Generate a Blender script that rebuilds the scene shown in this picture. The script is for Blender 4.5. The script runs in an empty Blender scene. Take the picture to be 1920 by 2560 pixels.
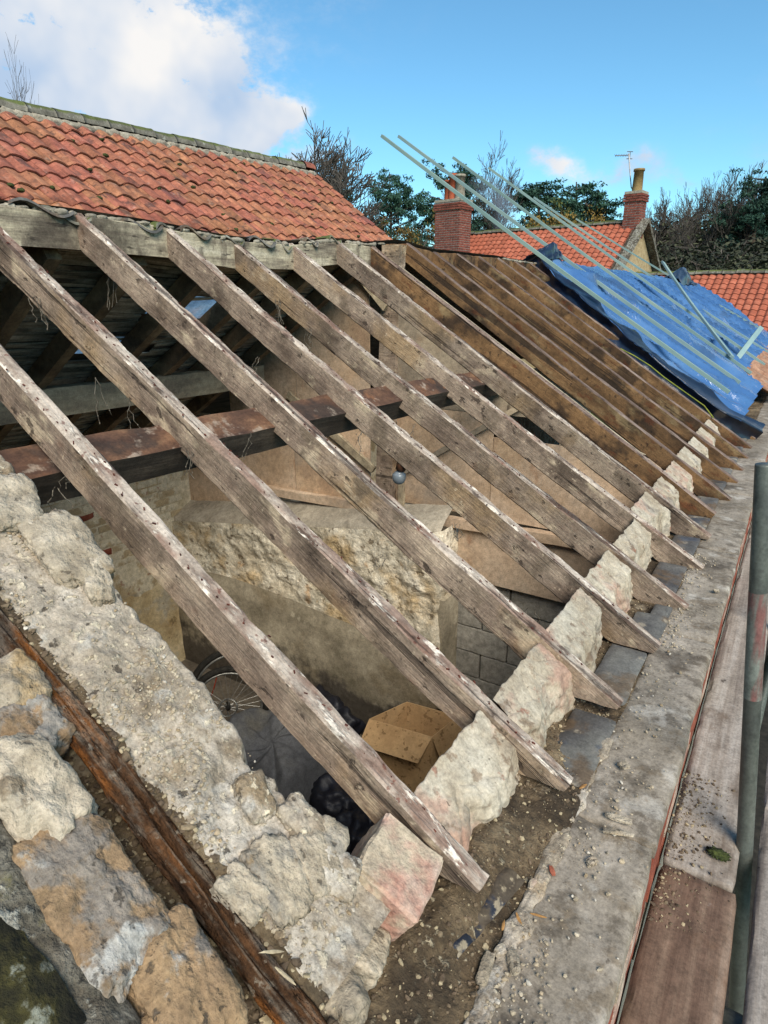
import bpy, bmesh, math, random
from mathutils import Vector, Matrix, noise
R = math.radians
scene = bpy.context.scene
C = scene.collection

# ------------------------------------------------------------------ camera
PITCH, YAW, FPX, PW, PH = R(18.6), R(32.7), 1577.0, 1920, 2560
CAM = Vector((0, 0, 3.62))
cd = bpy.data.cameras.new('camera')
cd.sensor_fit = 'VERTICAL'; cd.sensor_height = 36.0; cd.lens = 36.0 * FPX / PH
cd.clip_start = 0.02; cd.clip_end = 2000
cam = bpy.data.objects.new('camera', cd); C.objects.link(cam)
cam.location = CAM; cam.rotation_euler = (R(90) - PITCH, 0, YAW)
scene.camera = cam

# ------------------------------------------------------------------ light
SUN_EL, SUN_AZ = R(42), R(134)        # azimuth: clockwise from +Y seen from above
w = bpy.data.worlds.new('World'); scene.world = w; w.use_nodes = True
nt = w.node_tree; nt.nodes.clear()
def N(t, **k):
    n = nt.nodes.new(t)
    for a, b in k.items(): setattr(n, a, b)
    return n
L = lambda a, b: nt.links.new(a, b)
out = N('ShaderNodeOutputWorld'); bg = N('ShaderNodeBackground'); bg.inputs[1].default_value = 0.076
sky = N('ShaderNodeTexSky', sky_type='NISHITA'); sky.sun_disc = False
sky.sun_elevation = SUN_EL; sky.sun_rotation = SUN_AZ; sky.altitude = 50; sky.air_density = 1.0; sky.dust_density = 0.3; sky.ozone_density = 2.0
tc = N('ShaderNodeTexCoord')
FW = Vector((-math.sin(YAW) * math.cos(PITCH), math.cos(YAW) * math.cos(PITCH), -math.sin(PITCH)))
RT = Vector((math.cos(YAW), math.sin(YAW), 0)); UP = RT.cross(FW)
def ray(u, v): return FW + RT * ((u - PW / 2) / FPX) - UP * ((v - PH / 2) / FPX)
def math_node(op, a, b=None, clamp=False):
    m = N('ShaderNodeMath', operation=op); m.use_clamp = clamp
    for i, x in enumerate((a, b)):
        if x is None: continue
        if isinstance(x, (int, float)): m.inputs[i].default_value = x
        else: L(x, m.inputs[i])
    return m.outputs[0]
def vmath(op, a, b):
    m = N('ShaderNodeVectorMath', operation=op)
    for i, x in enumerate((a, b)):
        if isinstance(x, (tuple, list, Vector)): m.inputs[i].default_value = tuple(x)
        else: L(x, m.inputs[i])
    return m
n1 = N('ShaderNodeTexNoise'); n1.inputs['Scale'].default_value = 3.2; n1.inputs['Detail'].default_value = 7; n1.inputs['Roughness'].default_value = 0.55
L(tc.outputs['Generated'], n1.inputs['Vector'])
warp = vmath('ADD', tc.outputs['Generated'], vmath('MULTIPLY', vmath('SUBTRACT', n1.outputs['Color'], (0.5, 0.5, 0.5)).outputs[0], (0.42, 0.42, 0.3)).outputs[0]).outputs[0]
# banks of cloud where they hang in the sky: direction, angular size, strength
cl = []
for (u, v, sz, st, flat) in [(40, 60, .17, 1.2, 1.6), (300, 50, .14, 1.1, 1.8), (500, 90, .09, .9, 2), (580, 130, .05, .5, 2), (60, 300, .10, .55, 2.2), (330, 195, .06, .6, 2), (400, 340, .13, 1.1, 2.2), (230, 290, .10, .75, 2),
                       (560, 350, .11, 1.15, 2.6), (660, 385, .07, .9, 3), (480, 270, .07, .7, 2.4), (640, 205, .06, .75, 1.6), (720, 205, .045, .85, 1.6), (770, 220, .03, .6, 2), (840, 325, .03, .55, 3.2),
                       (1460, 412, .045, .9, 2.2), (1540, 425, .035, .8, 2.2), (1680, 420, .035, .7, 2.6), (-500, 100, .35, .9, 1.6), (-900, 500, .3, .8, 2), (900, -900, .3, .7, 1.6),
                       (2700, 300, .25, .8, 2.0), (3300, -300, .3, .8, 2), (960, 500, .06, .5, 3), (1250, 560, .12, .4, 3)]:
    d = ray(u, v).normalized()
    df = vmath('MULTIPLY', vmath('SUBTRACT', warp, d).outputs[0], (1, 1, flat))
    ln = N('ShaderNodeVectorMath', operation='LENGTH'); L(df.outputs[0], ln.inputs[0])
    q = math_node('DIVIDE', ln.outputs['Value'], sz)
    g = math_node('MULTIPLY', math_node('POWER', 2.7183, math_node('MULTIPLY', math_node('MULTIPLY', q, q), -1.0)), st)
    cl.append(g)
acc = cl[0]
for g in cl[1:]: acc = math_node('ADD', acc, g)
n2 = N('ShaderNodeTexNoise'); n2.inputs['Scale'].default_value = 13; n2.inputs['Detail'].default_value = 10; n2.inputs['Roughness'].default_value = 0.68
mp = N('ShaderNodeMapping'); mp.inputs['Scale'].default_value = (1, 1, 1.7); L(tc.outputs['Generated'], mp.inputs['Vector']); L(mp.outputs[0], n2.inputs['Vector'])
dens = math_node('MULTIPLY', acc, math_node('ADD', math_node('MULTIPLY', n2.outputs['Fac'], 3.8), -1.15))
mr = N('ShaderNodeMapRange', interpolation_type='SMOOTHSTEP'); mr.inputs[1].default_value = 0.08; mr.inputs[2].default_value = 1.05; L(dens, mr.inputs[0])
n3 = N('ShaderNodeTexNoise'); n3.inputs['Scale'].default_value = 5.5; n3.inputs['Detail'].default_value = 4; L(tc.outputs['Generated'], n3.inputs['Vector'])
cr = N('ShaderNodeValToRGB'); cr.color_ramp.elements[0].position = .38; cr.color_ramp.elements[0].color = (3.0, 3.9, 5.2, 1); cr.color_ramp.elements[1].position = .62; cr.color_ramp.elements[1].color = (6.0, 5.9, 5.8, 1)
L(n3.outputs['Fac'], cr.inputs['Fac'])
mx = N('ShaderNodeMix', data_type='RGBA'); L(mr.outputs[0], mx.inputs['Factor'])
tint = N('ShaderNodeMix', data_type='RGBA', blend_type='MULTIPLY'); tint.inputs['Factor'].default_value = 1.0
L(sky.outputs[0], tint.inputs['A']); tint.inputs['B'].default_value = (0.66, 1.06, 1.12, 1)
L(tint.outputs['Result'], mx.inputs['A']); L(cr.outputs[0], mx.inputs['B'])
L(mx.outputs['Result'], bg.inputs[0]); L(bg.outputs[0], out.inputs[0])

sd = bpy.data.lights.new('sun', 'SUN'); sd.energy = 2.9; sd.angle = R(36); sd.color = (1.0, 0.92, 0.80)
sun = bpy.data.objects.new('sun', sd); C.objects.link(sun)
sv = Vector((math.sin(SUN_AZ) * math.cos(SUN_EL), math.cos(SUN_AZ) * math.cos(SUN_EL), math.sin(SUN_EL)))
sun.rotation_euler = sv.to_track_quat('Z', 'Y').to_euler()
scene.view_settings.view_transform = 'Standard'; scene.view_settings.look = 'None'
scene.view_settings.exposure = 1.06; scene.view_settings.gamma = 1.0; scene.view_settings.use_curve_mapping = False
scene.render.engine = 'CYCLES'; scene.cycles.use_denoising = True
scene.cycles.max_bounces = 8; scene.cycles.diffuse_bounces = 5; scene.cycles.transparent_max_bounces = 8

# ------------------------------------------------------------------ picture to place
EAVE = Vector((-0.22, 0, 2.40)); SD = Vector((-0.8428, 0, 0.5382)); NR = Vector((0.5382, 0, 0.8428))   # roof plane: eaves point, up-slope, normal
YD = Vector((0, 1, 0))
def hit(u, v, ax, val):
    d = ray(u, v); t = (val - CAM[ax]) / d[ax]; return CAM + d * t
def on_roof(u, v, n=0.0):
    d = ray(u, v); p0 = EAVE + NR * n; t = (p0 - CAM).dot(NR) / d.dot(NR); p = CAM + d * t
    return (p - EAVE).dot(SD), p.y
def rp(s, y, n=0.0): return EAVE + SD * s + NR * n + Vector((0, y, 0))
def at_depth(u, v, depth): return CAM + ray(u, v) * depth

# ------------------------------------------------------------------ helpers
rng = random.Random(7)
def srgb(h):
    if isinstance(h, (tuple, list)): return tuple(h[:3]) + (1,)
    h = h.lstrip('#'); o = []
    for i in (0, 2, 4):
        x = int(h[i:i + 2], 16) / 255.0
        o.append(x / 12.92 if x <= 0.04045 else ((x + 0.055) / 1.055) ** 2.4)
    return tuple(o) + (1,)
# how bright and how warm each weathered surface is against its chart colour
TONE = {'old_lime_mortar': (.92, 1.04), 'pale_limestone': (.88, 1.05), 'orange_sandstone': (.74, .92), 'lichened_coping': (.66, 1.03), 'weathered_concrete': (.74, 1.03), 'limed_rafter_top': (.84, 1.06),
        'dusty_rafter_side': (.94, 1.08), 'brown_rafter_side': (.88, .99), 'pinkish_lime_plaster': (.76, 1.0), 'brick_block_with_plaster': (.85, 1.02), 'mortar_dirt': (.78, 1.02), 'red_pantile': (.86, 1.0),
        'bright_pantile': (.80, .98), 'grey_scaffold_board': (.68, .99), 'brown_scaffold_board': (.66, .98), 'mortar_crumb': (.82, 1.03), 'limewashed_rubble': (1.35, 1.0), 'damp_stained_render': (1.35, 1.0),
        'stained_lime_render': (1.15, 1.0), 'whitewashed_brick': (1.1, 1.0), 'grey_dust_sheet': (.62, .96), 'grey_concrete_block': (1.1, 1.0), 'spattered_cardboard': (1.1, 1.0), 'stained_hardboard': (1.05, .93),
        'sooty_board': (1.3, 1.0), 'grey_cement_ledge': (1.25, 1.0), 'grey_split_lath': (1.4, 1.0), 'far_rafter_wood': (1.3, .99), 'dusty_pale_wood': (1.15, 1.0), 'dark_weathered_wood': (1.2, 1.0),
        'dusty_concrete_floor': (.8, 1.0), 'chimney_brick': (.70, .98), 'cream_stone_gable': (.7, .97), 'buff_chimney_pot': (.7, .97), 'clay_chimney_pot': (.7, .97), 'galvanised_tube': (.75, 1.0), 'worn_red_paint': (.8, 1.0), 'red_brick': (.8, .97), 'mossy_ridge_tile': (.7, 1.0), 'old_mortar_bed': (.8, 1.0), 'bare_twigs': (.95, .98), 'green_treated_batten': (.70, .97), 'faded_pantile': (.68, .95)}
def mat(name, stops, scale=6, detail=8, rough=0.9, stretch=(1, 1, 1), layers=(), bump=0.3, bscale=40, bdist=0.004, metallic=0.0, vary=0.12, nrough=0.6, spec=0.3, attr=False, bstretch=None, alpha=None, lumps=None, hue=0.0, grain=(120, .42)):
    """layered procedural: noise ramp, then masks of other colours, then fine relief"""
    m = bpy.data.materials.new(name); m.use_nodes = True; tb, tw_ = TONE.get(name, (1, 1))
    def tone(h): c = srgb(h); return (min(1, c[0] * tb * tw_), min(1, c[1] * tb), min(1, c[2] * tb / tw_), 1)
    t = m.node_tree; t.nodes.clear()
    def n(ty, **k):
        x = t.nodes.new(ty)
        for a, b in k.items(): setattr(x, a, b)
        return x
    l = lambda a, b: t.links.new(a, b)
    o = n('ShaderNodeOutputMaterial'); b = n('ShaderNodeBsdfPrincipled'); l(b.outputs[0], o.inputs[0])
    b.inputs['Roughness'].default_value = rough; b.inputs['Metallic'].default_value = metallic; b.inputs['Specular IOR Level'].default_value = spec
    tcn = n('ShaderNodeTexCoord'); oi = n('ShaderNodeObjectInfo')
    off = n('ShaderNodeVectorMath', operation='SCALE'); off.inputs[0].default_value = (31.7, 17.3, 23.9); l(oi.outputs['Random'], off.inputs['Scale'])
    add = n('ShaderNodeVectorMath', operation='ADD'); l(tcn.outputs['Object'], add.inputs[0]); l(off.outputs[0], add.inputs[1])
    rnd = oi.outputs['Random']
    if attr:
        at = n('ShaderNodeAttribute'); at.attribute_name = 'rnd'
        sm = n('ShaderNodeMath', operation='ADD'); l(rnd, sm.inputs[0]); l(at.outputs['Fac'], sm.inputs[1])
        fr = n('ShaderNodeMath', operation='FRACT'); l(sm.outputs[0], fr.inputs[0]); rnd = fr.outputs[0]
        off2 = n('ShaderNodeVectorMath', operation='SCALE'); off2.inputs[0].default_value = (13.1, 47.3, 29.9); l(at.outputs['Fac'], off2.inputs['Scale'])
        add2 = n('ShaderNodeVectorMath', operation='ADD'); l(add.outputs[0], add2.inputs[0]); l(off2.outputs[0], add2.inputs[1]); add = add2
    def noise_tex(sc, st, det=detail, ro=nrough, kind='noise'):
        mpn = n('ShaderNodeMapping'); mpn.inputs['Scale'].default_value = st; l(add.outputs[0], mpn.inputs['Vector'])
        if kind == 'voronoi':
            x = n('ShaderNodeTexVoronoi'); x.inputs['Scale'].default_value = sc; l(mpn.outputs[0], x.inputs['Vector']); return x.outputs['Distance']
        if kind == 'crack':
            x = n('ShaderNodeTexVoronoi', feature='DISTANCE_TO_EDGE'); x.inputs['Scale'].default_value = sc
            dn = n('ShaderNodeTexNoise'); dn.inputs['Scale'].default_value = sc * 2.5; dn.inputs['Detail'].default_value = 4; l(mpn.outputs[0], dn.inputs['Vector'])
            ds = n('ShaderNodeVectorMath', operation='SCALE'); ds.inputs['Scale'].default_value = 0.35 / sc; l(dn.outputs['Color'], ds.inputs[0])
            da = n('ShaderNodeVectorMath', operation='ADD'); l(mpn.outputs[0], da.inputs[0]); l(ds.outputs[0], da.inputs[1]); l(da.outputs[0], x.inputs['Vector']); return x.outputs['Distance']
        x = n('ShaderNodeTexNoise'); x.inputs['Scale'].default_value = sc; x.inputs['Detail'].default_value = det; x.inputs['Roughness'].default_value = ro
        l(mpn.outputs[0], x.inputs['Vector']); return x.outputs['Fac']
    r = n('ShaderNodeValToRGB'); e = r.color_ramp.elements
    while len(e) > 1: e.remove(e[-1])
    for i, (p, col) in enumerate(stops):
        el = e[0] if i == 0 else e.new(p)
        el.position = p; el.color = tone(col)
    l(noise_tex(scale, stretch), r.inputs['Fac']); col = r.outputs['Color']; mus = []
    for la in layers:
        k = la.get('kind', 'noise')
        if k == 'up':
            g = n('ShaderNodeNewGeometry'); sp = n('ShaderNodeSeparateXYZ'); l(g.outputs['Normal'], sp.inputs[0])
            nz = noise_tex(la.get('scale', 9), la.get('stretch', (1, 1, 1)))
            s = n('ShaderNodeMath', operation='ADD'); l(sp.outputs['Z'], s.inputs[0]); l(nz, s.inputs[1]); src = s.outputs[0]
        elif k == 'low':
            sp = n('ShaderNodeSeparateXYZ'); l(tcn.outputs['Object'], sp.inputs[0]); nz = noise_tex(la.get('scale', 3), (1, 1, 1)); s = n('ShaderNodeMath', operation='MULTIPLY_ADD'); l(nz, s.inputs[0]); s.inputs[1].default_value = -1.3; l(sp.outputs['Z'], s.inputs[2]); src = s.outputs[0]
        elif k == 'rnd': src = rnd
        else: src = noise_tex(la.get('scale', 6), la.get('stretch', (1, 1, 1)), la.get('detail', 6), la.get('nrough', .6), k)
        rg = n('ShaderNodeMapRange', interpolation_type='SMOOTHSTEP'); rg.inputs[1].default_value = la['lo']; rg.inputs[2].default_value = la['hi']; l(src, rg.inputs[0])
        rg.inputs[4].default_value = la.get('fac', 1.0)
        if la['lo'] > la['hi']:
            rg.inputs[1].default_value = la['hi']; rg.inputs[2].default_value = la['lo']; rg.inputs[3].default_value = la.get('fac', 1.0); rg.inputs[4].default_value = 0
        x = n('ShaderNodeMix', data_type='RGBA'); l(rg.outputs[0], x.inputs['Factor']); l(col, x.inputs['A']); x.inputs['B'].default_value = tone(la['c']); col = x.outputs['Result']
        if la.get('h'): mus.append((rg.outputs[0], la['h']))
    if grain:
        ga = noise_tex(grain[0], (1, 1, 1), 3, .7); gb = noise_tex(grain[0] * .22, (1, 1, 1), 4, .65)
        gs = n('ShaderNodeMath', operation='ADD'); l(ga, gs.inputs[0]); l(gb, gs.inputs[1])
        gm = n('ShaderNodeMapRange'); gm.inputs[1].default_value = .65; gm.inputs[2].default_value = 1.35; gm.inputs[3].default_value = 1 - grain[1]; gm.inputs[4].default_value = 1 + grain[1]; l(gs.outputs[0], gm.inputs[0])
        gv = n('ShaderNodeVectorMath', operation='SCALE'); l(col, gv.inputs[0]); l(gm.outputs[0], gv.inputs['Scale']); col = gv.outputs[0]
    if vary or hue:
        hs = n('ShaderNodeHueSaturation'); l(col, hs.inputs['Color'])
        mrr = n('ShaderNodeMapRange'); mrr.inputs[3].default_value = 1 - vary; mrr.inputs[4].default_value = 1 + vary; l(rnd, mrr.inputs[0]); l(mrr.outputs[0], hs.inputs['Value']); col = hs.outputs[0]
        if hue:
            mh = n('ShaderNodeMapRange'); mh.inputs[3].default_value = .5 - hue; mh.inputs[4].default_value = .5 + hue
            f2 = n('ShaderNodeMath', operation='MULTIPLY'); f2.inputs[1].default_value = 7.31; l(rnd, f2.inputs[0]); f3 = n('ShaderNodeMath', operation='FRACT'); l(f2.outputs[0], f3.inputs[0]); l(f3.outputs[0], mh.inputs[0]); l(mh.outputs[0], hs.inputs['Hue'])
    l(col, b.inputs['Base Color'])
    if bump:
        f = noise_tex(bscale, bstretch or stretch, 10, .65)
        if lumps:
            f2 = noise_tex(lumps, (1, 1, 1), 6, .6); mm = n('ShaderNodeMath', operation='MULTIPLY_ADD'); l(f2, mm.inputs[0]); mm.inputs[1].default_value = 3.0; l(f, mm.inputs[2]); f = mm.outputs[0]
        for s, hgt in mus:
            mm = n('ShaderNodeMath', operation='MULTIPLY_ADD'); l(s, mm.inputs[0]); mm.inputs[1].default_value = hgt; l(f, mm.inputs[2]); f = mm.outputs[0]
        bn = n('ShaderNodeBump'); bn.inputs['Strength'].default_value = bump; bn.inputs['Distance'].default_value = bdist; l(f, bn.inputs['Height']); l(bn.outputs[0], b.inputs['Normal'])
    if alpha is not None: b.inputs['Alpha'].default_value = alpha
    return m
def obj(name, verts, faces, m=None, parent=None, smooth=False, fm=None):
    me = bpy.data.meshes.new(name); me.from_pydata([tuple(v) for v in verts], [], faces)
    for x in (m if isinstance(m, (list, tuple)) else [m]):
        if x: me.materials.append(x)
    if smooth: me.shade_smooth()
    if fm: me.polygons.foreach_set('material_index', fm)
    me.update()
    o = bpy.data.objects.new(name, me); C.objects.link(o)
    if parent: o.parent = parent
    return o
def inst(name, me, parent, loc, rot=None, sc=(1, 1, 1)):
    o = bpy.data.objects.new(name, me); C.objects.link(o)
    o.matrix_basis = Matrix.LocRotScale(Vector(loc), rot.to_quaternion() if isinstance(rot, Matrix) else rot, Vector(sc))
    return under(o, parent) if parent else o
def tag(o, label=None, cat=None, group=None, kind=None):
    if label: o['label'] = label
    if cat: o['category'] = cat
    if group: o['group'] = group
    if kind: o['kind'] = kind
    return o
def empty(name, loc=(0, 0, 0), label=None, cat=None, group=None):
    o = bpy.data.objects.new(name, None); C.objects.link(o); o.location = loc; o.empty_display_size = 0.1
    return tag(o, label, cat, group, 'thing' if label else None)
def under(o, p):                                      # parent without moving
    o.parent = p; o.matrix_parent_inverse = p.matrix_basis.inverted(); return o
def fbm(p, oct=4, H=1.0): return noise.fractal(Vector(p), H, 2.1, oct)
class MB:
    def __init__(s): s.v = []; s.f = []; s.m = []
    def add(s, v, f, mi=0):
        k = len(s.v); s.v += v; s.f += [tuple(i + k for i in q) for q in f]; s.m += [mi] * len(f)
    def box(s, c, d, rot=None, mi=0):
        vs = []
        for x in (-1, 1):
            for y in (-1, 1):
                for z in (-1, 1):
                    q = Vector((x * d[0] / 2, y * d[1] / 2, z * d[2] / 2))
                    if rot is not None: q = rot @ q
                    vs.append(Vector(c) + q)
        s.add(vs, [(0, 1, 3, 2), (4, 6, 7, 5), (0, 4, 5, 1), (2, 3, 7, 6), (0, 2, 6, 4), (1, 5, 7, 3)], mi)
    def tube(s, pts, rad, n=8, mi=0, cap=True):
        pts = [Vector(p) for p in pts]; vs = []; fs = []
        for i, p in enumerate(pts):
            t = (pts[min(i + 1, len(pts) - 1)] - pts[max(i - 1, 0)])
            if t.length < 1e-9: t = Vector((0, 0, 1))
            t.normalize(); a = t.cross(Vector((0, 0, 1)) if abs(t.z) < .9 else Vector((1, 0, 0))).normalized(); b = t.cross(a)
            r = rad[i] if isinstance(rad, (list, tuple)) else rad
            for k in range(n):
                an = 2 * math.pi * k / n; vs.append(p + a * (r * math.cos(an)) + b * (r * math.sin(an)))
        for i in range(len(pts) - 1):
            for k in range(n): fs.append((i * n + k, i * n + (k + 1) % n, (i + 1) * n + (k + 1) % n, (i + 1) * n + k))
        if cap and n > 2: fs.append(tuple(range(n - 1, -1, -1))); fs.append(tuple((len(pts) - 1) * n + k for k in range(n)))
        s.add(vs, fs, mi)
    def build(s, name, m, parent=None, smooth=False): return obj(name, s.v, s.f, m, parent, smooth, s.m if isinstance(m, (list, tuple)) and len(m) > 1 else None)
def grid(nu, nv, fn):
    vs = [fn(i / (nu - 1), j / (nv - 1)) for i in range(nu) for j in range(nv)]
    fs = [(i * nv + j, (i + 1) * nv + j, (i + 1) * nv + j + 1, i * nv + j + 1) for i in range(nu - 1) for j in range(nv - 1)]
    return vs, fs
_ico = {}
def ico(sub):
    if sub not in _ico:
        bm = bmesh.new(); bmesh.ops.create_icosphere(bm, subdivisions=sub, radius=1.0)
        _ico[sub] = ([v.co.copy() for v in bm.verts], [tuple(v.index for v in f.verts) for f in bm.faces]); bm.free()
    return _ico[sub]
def lump(dims, seed, sub=3, p=4.0, amp=0.12, fr=1.6, fine=0.02, rot=None, c=(0, 0, 0), facet=0.0):
    """an uneven stone: a rounded box roughened with noise"""
    vs, fs = ico(sub); o = []
    off = Vector((seed * 3.17 % 97, seed * 7.31 % 89, seed * 1.93 % 83)); d = Vector(dims) / 2
    for v in vs:
        q = (abs(v.x) ** p + abs(v.y) ** p + abs(v.z) ** p) ** (1 / p); x = v / q
        k = 1 + amp * fbm(x * fr + off, 3) + fine * (.6 - 2.2 * abs(fbm(x * fr * 3.2 + off, 4))) + fine * .4 * fbm(x * fr * 12 + off, 2)
        if facet: k -= facet * max(0, noise.cell(x * 1.7 + off) - .5)
        x = Vector((x.x * d.x, x.y * d.y, x.z * d.z)) * k
        if rot is not None: x = rot @ x
        o.append(x + Vector(c))
    return o, fs
def basis(x, y, z): return Matrix((x, y, z)).transposed()
SLOPE = basis(SD, YD, NR)          # local X up the slope... (left-handed set is mirrored below)
SLOPE = basis(SD, -YD, NR)         # X up-slope, Y towards the viewer, Z out of the roof
def rot3(x, y, z): return (Matrix.Rotation(z, 3, 'Z') @ Matrix.Rotation(y, 3, 'Y') @ Matrix.Rotation(x, 3, 'X'))

# ------------------------------------------------------------------ materials
M = {}
M['raft_top'] = mat('limed_rafter_top', [(.25, '#4f443c'), (.40, '#80746a'), (.53, '#a79d92'), (.72, '#c4bcb1')], 14, stretch=(.45, 1.6, 1), bump=1.0, bscale=50, bstretch=(.25, 2.5, 1), bdist=.006,
    layers=[dict(scale=6, lo=.48, hi=.60, c='#71564a', fac=.7, stretch=(.6, 1.4, 1)), dict(scale=20, lo=.56, hi=.65, c='#3f322b', fac=.8, stretch=(.5, 1.3, 1)), dict(scale=26, lo=.56, hi=.63, c='#d8d1c6', fac=.85, stretch=(.4, 1.2, 1), h=.5), dict(scale=50, lo=.60, hi=.68, c='#5c2f24', fac=.7), dict(scale=9, lo=.58, hi=.63, c='#332822', fac=.75, stretch=(.06, 2.4, 1), h=-1.2)])
M['raft_side'] = mat('dusty_rafter_side', [(.25, '#3f352c'), (.42, '#72655a'), (.58, '#8d8072'), (.75, '#a59886')], 5, stretch=(.6, 1.4, 1.4), bump=.9, bscale=36, bstretch=(.3, 2.4, 2.4), bdist=.006, nrough=.68, vary=.2,
    layers=[dict(scale=1.7, lo=.52, hi=.66, c='#8f7a5c', fac=.7), dict(scale=2.3, lo=.50, hi=.64, c='#3d332b', fac=.75), dict(scale=4.5, lo=.54, hi=.64, c='#5d5347', fac=.75), dict(scale=9, lo=.57, hi=.68, c='#b0a48e', fac=.65, stretch=(.6, 1, 1)), dict(scale=24, lo=.60, hi=.67, c='#2b231d', fac=.75, stretch=(.7, 1, 1), h=-.6), dict(scale=3.6, lo=.60, hi=.72, c='#55351f', fac=.65), dict(scale=40, lo=.62, hi=.70, c='#b9ad98', fac=.5), dict(scale=8, lo=.59, hi=.64, c='#241d18', fac=.7, stretch=(.05, 2.0, 2.0), h=-1.2)])
M['raft_old_top'] = mat('brown_rafter_top', [(.3, '#3d302a'), (.5, '#66554b'), (.7, '#8d7e74')], 8, stretch=(.3, 2, 1), bump=.7, bscale=40, bstretch=(.25, 3, 1),
    layers=[dict(scale=16, lo=.58, hi=.68, c='#231b17', fac=.8, stretch=(.5, 1.5, 1))])
M['raft_old'] = mat('brown_rafter_side', [(.28, '#35261b'), (.45, '#644a30'), (.6, '#816140'), (.78, '#a0825b')], 5, stretch=(.4, 1.4, 1.4), bump=.8, bscale=34, bstretch=(.25, 3, 3), nrough=.7,
    layers=[dict(scale=3.2, lo=.50, hi=.62, c='#2a2019', fac=.8), dict(scale=6, lo=.56, hi=.68, c='#8f7a58', fac=.65, stretch=(.5, 1, 1)), dict(scale=14, lo=.58, hi=.66, c='#5b3019', fac=.6, stretch=(.4, 1, 1)), dict(scale=26, lo=.60, hi=.68, c='#1f1712', fac=.7), dict(scale=8, lo=.59, hi=.64, c='#241d18', fac=.7, stretch=(.05, 2.0, 2.0), h=-1.2)])
M['ridge'] = mat('weathered_ridge_board', [(.28, '#4b4239'), (.42, '#7a7060'), (.56, '#9c927c'), (.75, '#b5ac98')], 9, stretch=(2.5, .3, 2.5), bump=.8, bscale=26, bstretch=(4, .2, 4),
    layers=[dict(scale=2.6, lo=.50, hi=.62, c='#3a322b', fac=.8), dict(scale=9, lo=.56, hi=.64, c='#5d5347', fac=.7, stretch=(2, 1.4, .4)), dict(scale=18, lo=.60, hi=.68, c='#2a231e', fac=.8, stretch=(2, .4, 2))])
M['purlin_top'] = mat('rusty_purlin_face', [(.28, '#2b1d18'), (.44, '#463228'), (.58, '#5f4433'), (.78, '#8f7054')], 7, stretch=(1.5, .5, 1), bump=.6, bscale=30, bstretch=(3, .4, 1),
    layers=[dict(scale=4, lo=.50, hi=.62, c='#2f2824', fac=.8), dict(scale=5, lo=.57, hi=.66, c='#7a5236', fac=.7), dict(scale=12, lo=.58, hi=.68, c='#97897a', fac=.6)])
M['dark_wood'] = mat('dark_weathered_wood', [(.3, '#221d19'), (.5, '#3d352d'), (.7, '#5a4f43')], 6, stretch=(2.5, .4, 2.5), bump=.7, bscale=24, bstretch=(4, .3, 4))
M['pale_wood'] = mat('dusty_pale_wood', [(.3, '#6b5f50'), (.5, '#8d8069'), (.72, '#aa9d84')], 5, stretch=(2.2, .5, 2.2), bump=.5, bscale=24, bstretch=(4, .3, 4), layers=[dict(scale=3, lo=.58, hi=.7, c='#3c332a', fac=.7)])
M['lath'] = mat('grey_split_lath', [(.3, '#4a433b'), (.5, '#7d7468'), (.75, '#aaa092')], 9, stretch=(3, .35, 3), bump=.8, bscale=30, bstretch=(5, .3, 5), vary=.35, layers=[dict(scale=3, lo=.52, hi=.66, c='#2f2924', fac=.8)])
M['far_rafter'] = mat('far_rafter_wood', [(.3, '#3b3026'), (.5, '#65533f'), (.72, '#8a775d')], 4, stretch=(.6, 1.5, 1.5), bump=.6, bscale=26, bstretch=(.3, 3, 3), layers=[dict(scale=2.4, lo=.55, hi=.68, c='#241c16', fac=.7)])
M['rot'] = mat('rotten_timber', [(.25, '#1d1511'), (.40, '#382a20'), (.52, '#553c29'), (.64, '#6f4a2e'), (.82, '#75685a')], 18, stretch=(.3, 1.4, 1.2), bump=1.0, bscale=70, bstretch=(.3, 1.6, 1.3), bdist=.02, nrough=.75, lumps=22, spec=.08, rough=1.0,
    layers=[dict(scale=9, lo=.50, hi=.60, c='#261c16', fac=.8, stretch=(.5, 1.4, 1)), dict(scale=8, lo=.54, hi=.62, c='#665c52', fac=.8, stretch=(.6, 1.2, 1)), dict(scale=9, lo=.56, hi=.64, c='#84532b', fac=.8, stretch=(.4, 1.5, 1)), dict(scale=38, lo=.58, hi=.66, c='#8a7f70', fac=.75), dict(kind='up', scale=24, lo=1.15, hi=1.5, c='#85796a', fac=.6)])
M['mortar'] = mat('old_lime_mortar', [(.25, '#6a6053'), (.42, '#8f8575'), (.58, '#a59c8e'), (.78, '#b9b1a3')], 5, bump=.9, bscale=70, bdist=.008, nrough=.7, grain=(150, .5),
    layers=[dict(scale=3.0, lo=.51, hi=.60, c='#b4aea3', fac=.8), dict(scale=4.4, lo=.53, hi=.63, c='#6b5e4c', fac=.75), dict(scale=8, lo=.57, hi=.65, c='#a9a69e', fac=.8), dict(scale=13, lo=.59, hi=.66, c='#7d6d55', fac=.65), dict(scale=44, lo=.56, hi=.64, c='#cbc1aa', fac=.7, h=.4), dict(scale=30, lo=.62, hi=.69, c='#372e25', fac=.8, h=-.5), dict(scale=4, lo=.60, hi=.70, c='#a38a64', fac=.6)])
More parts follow.
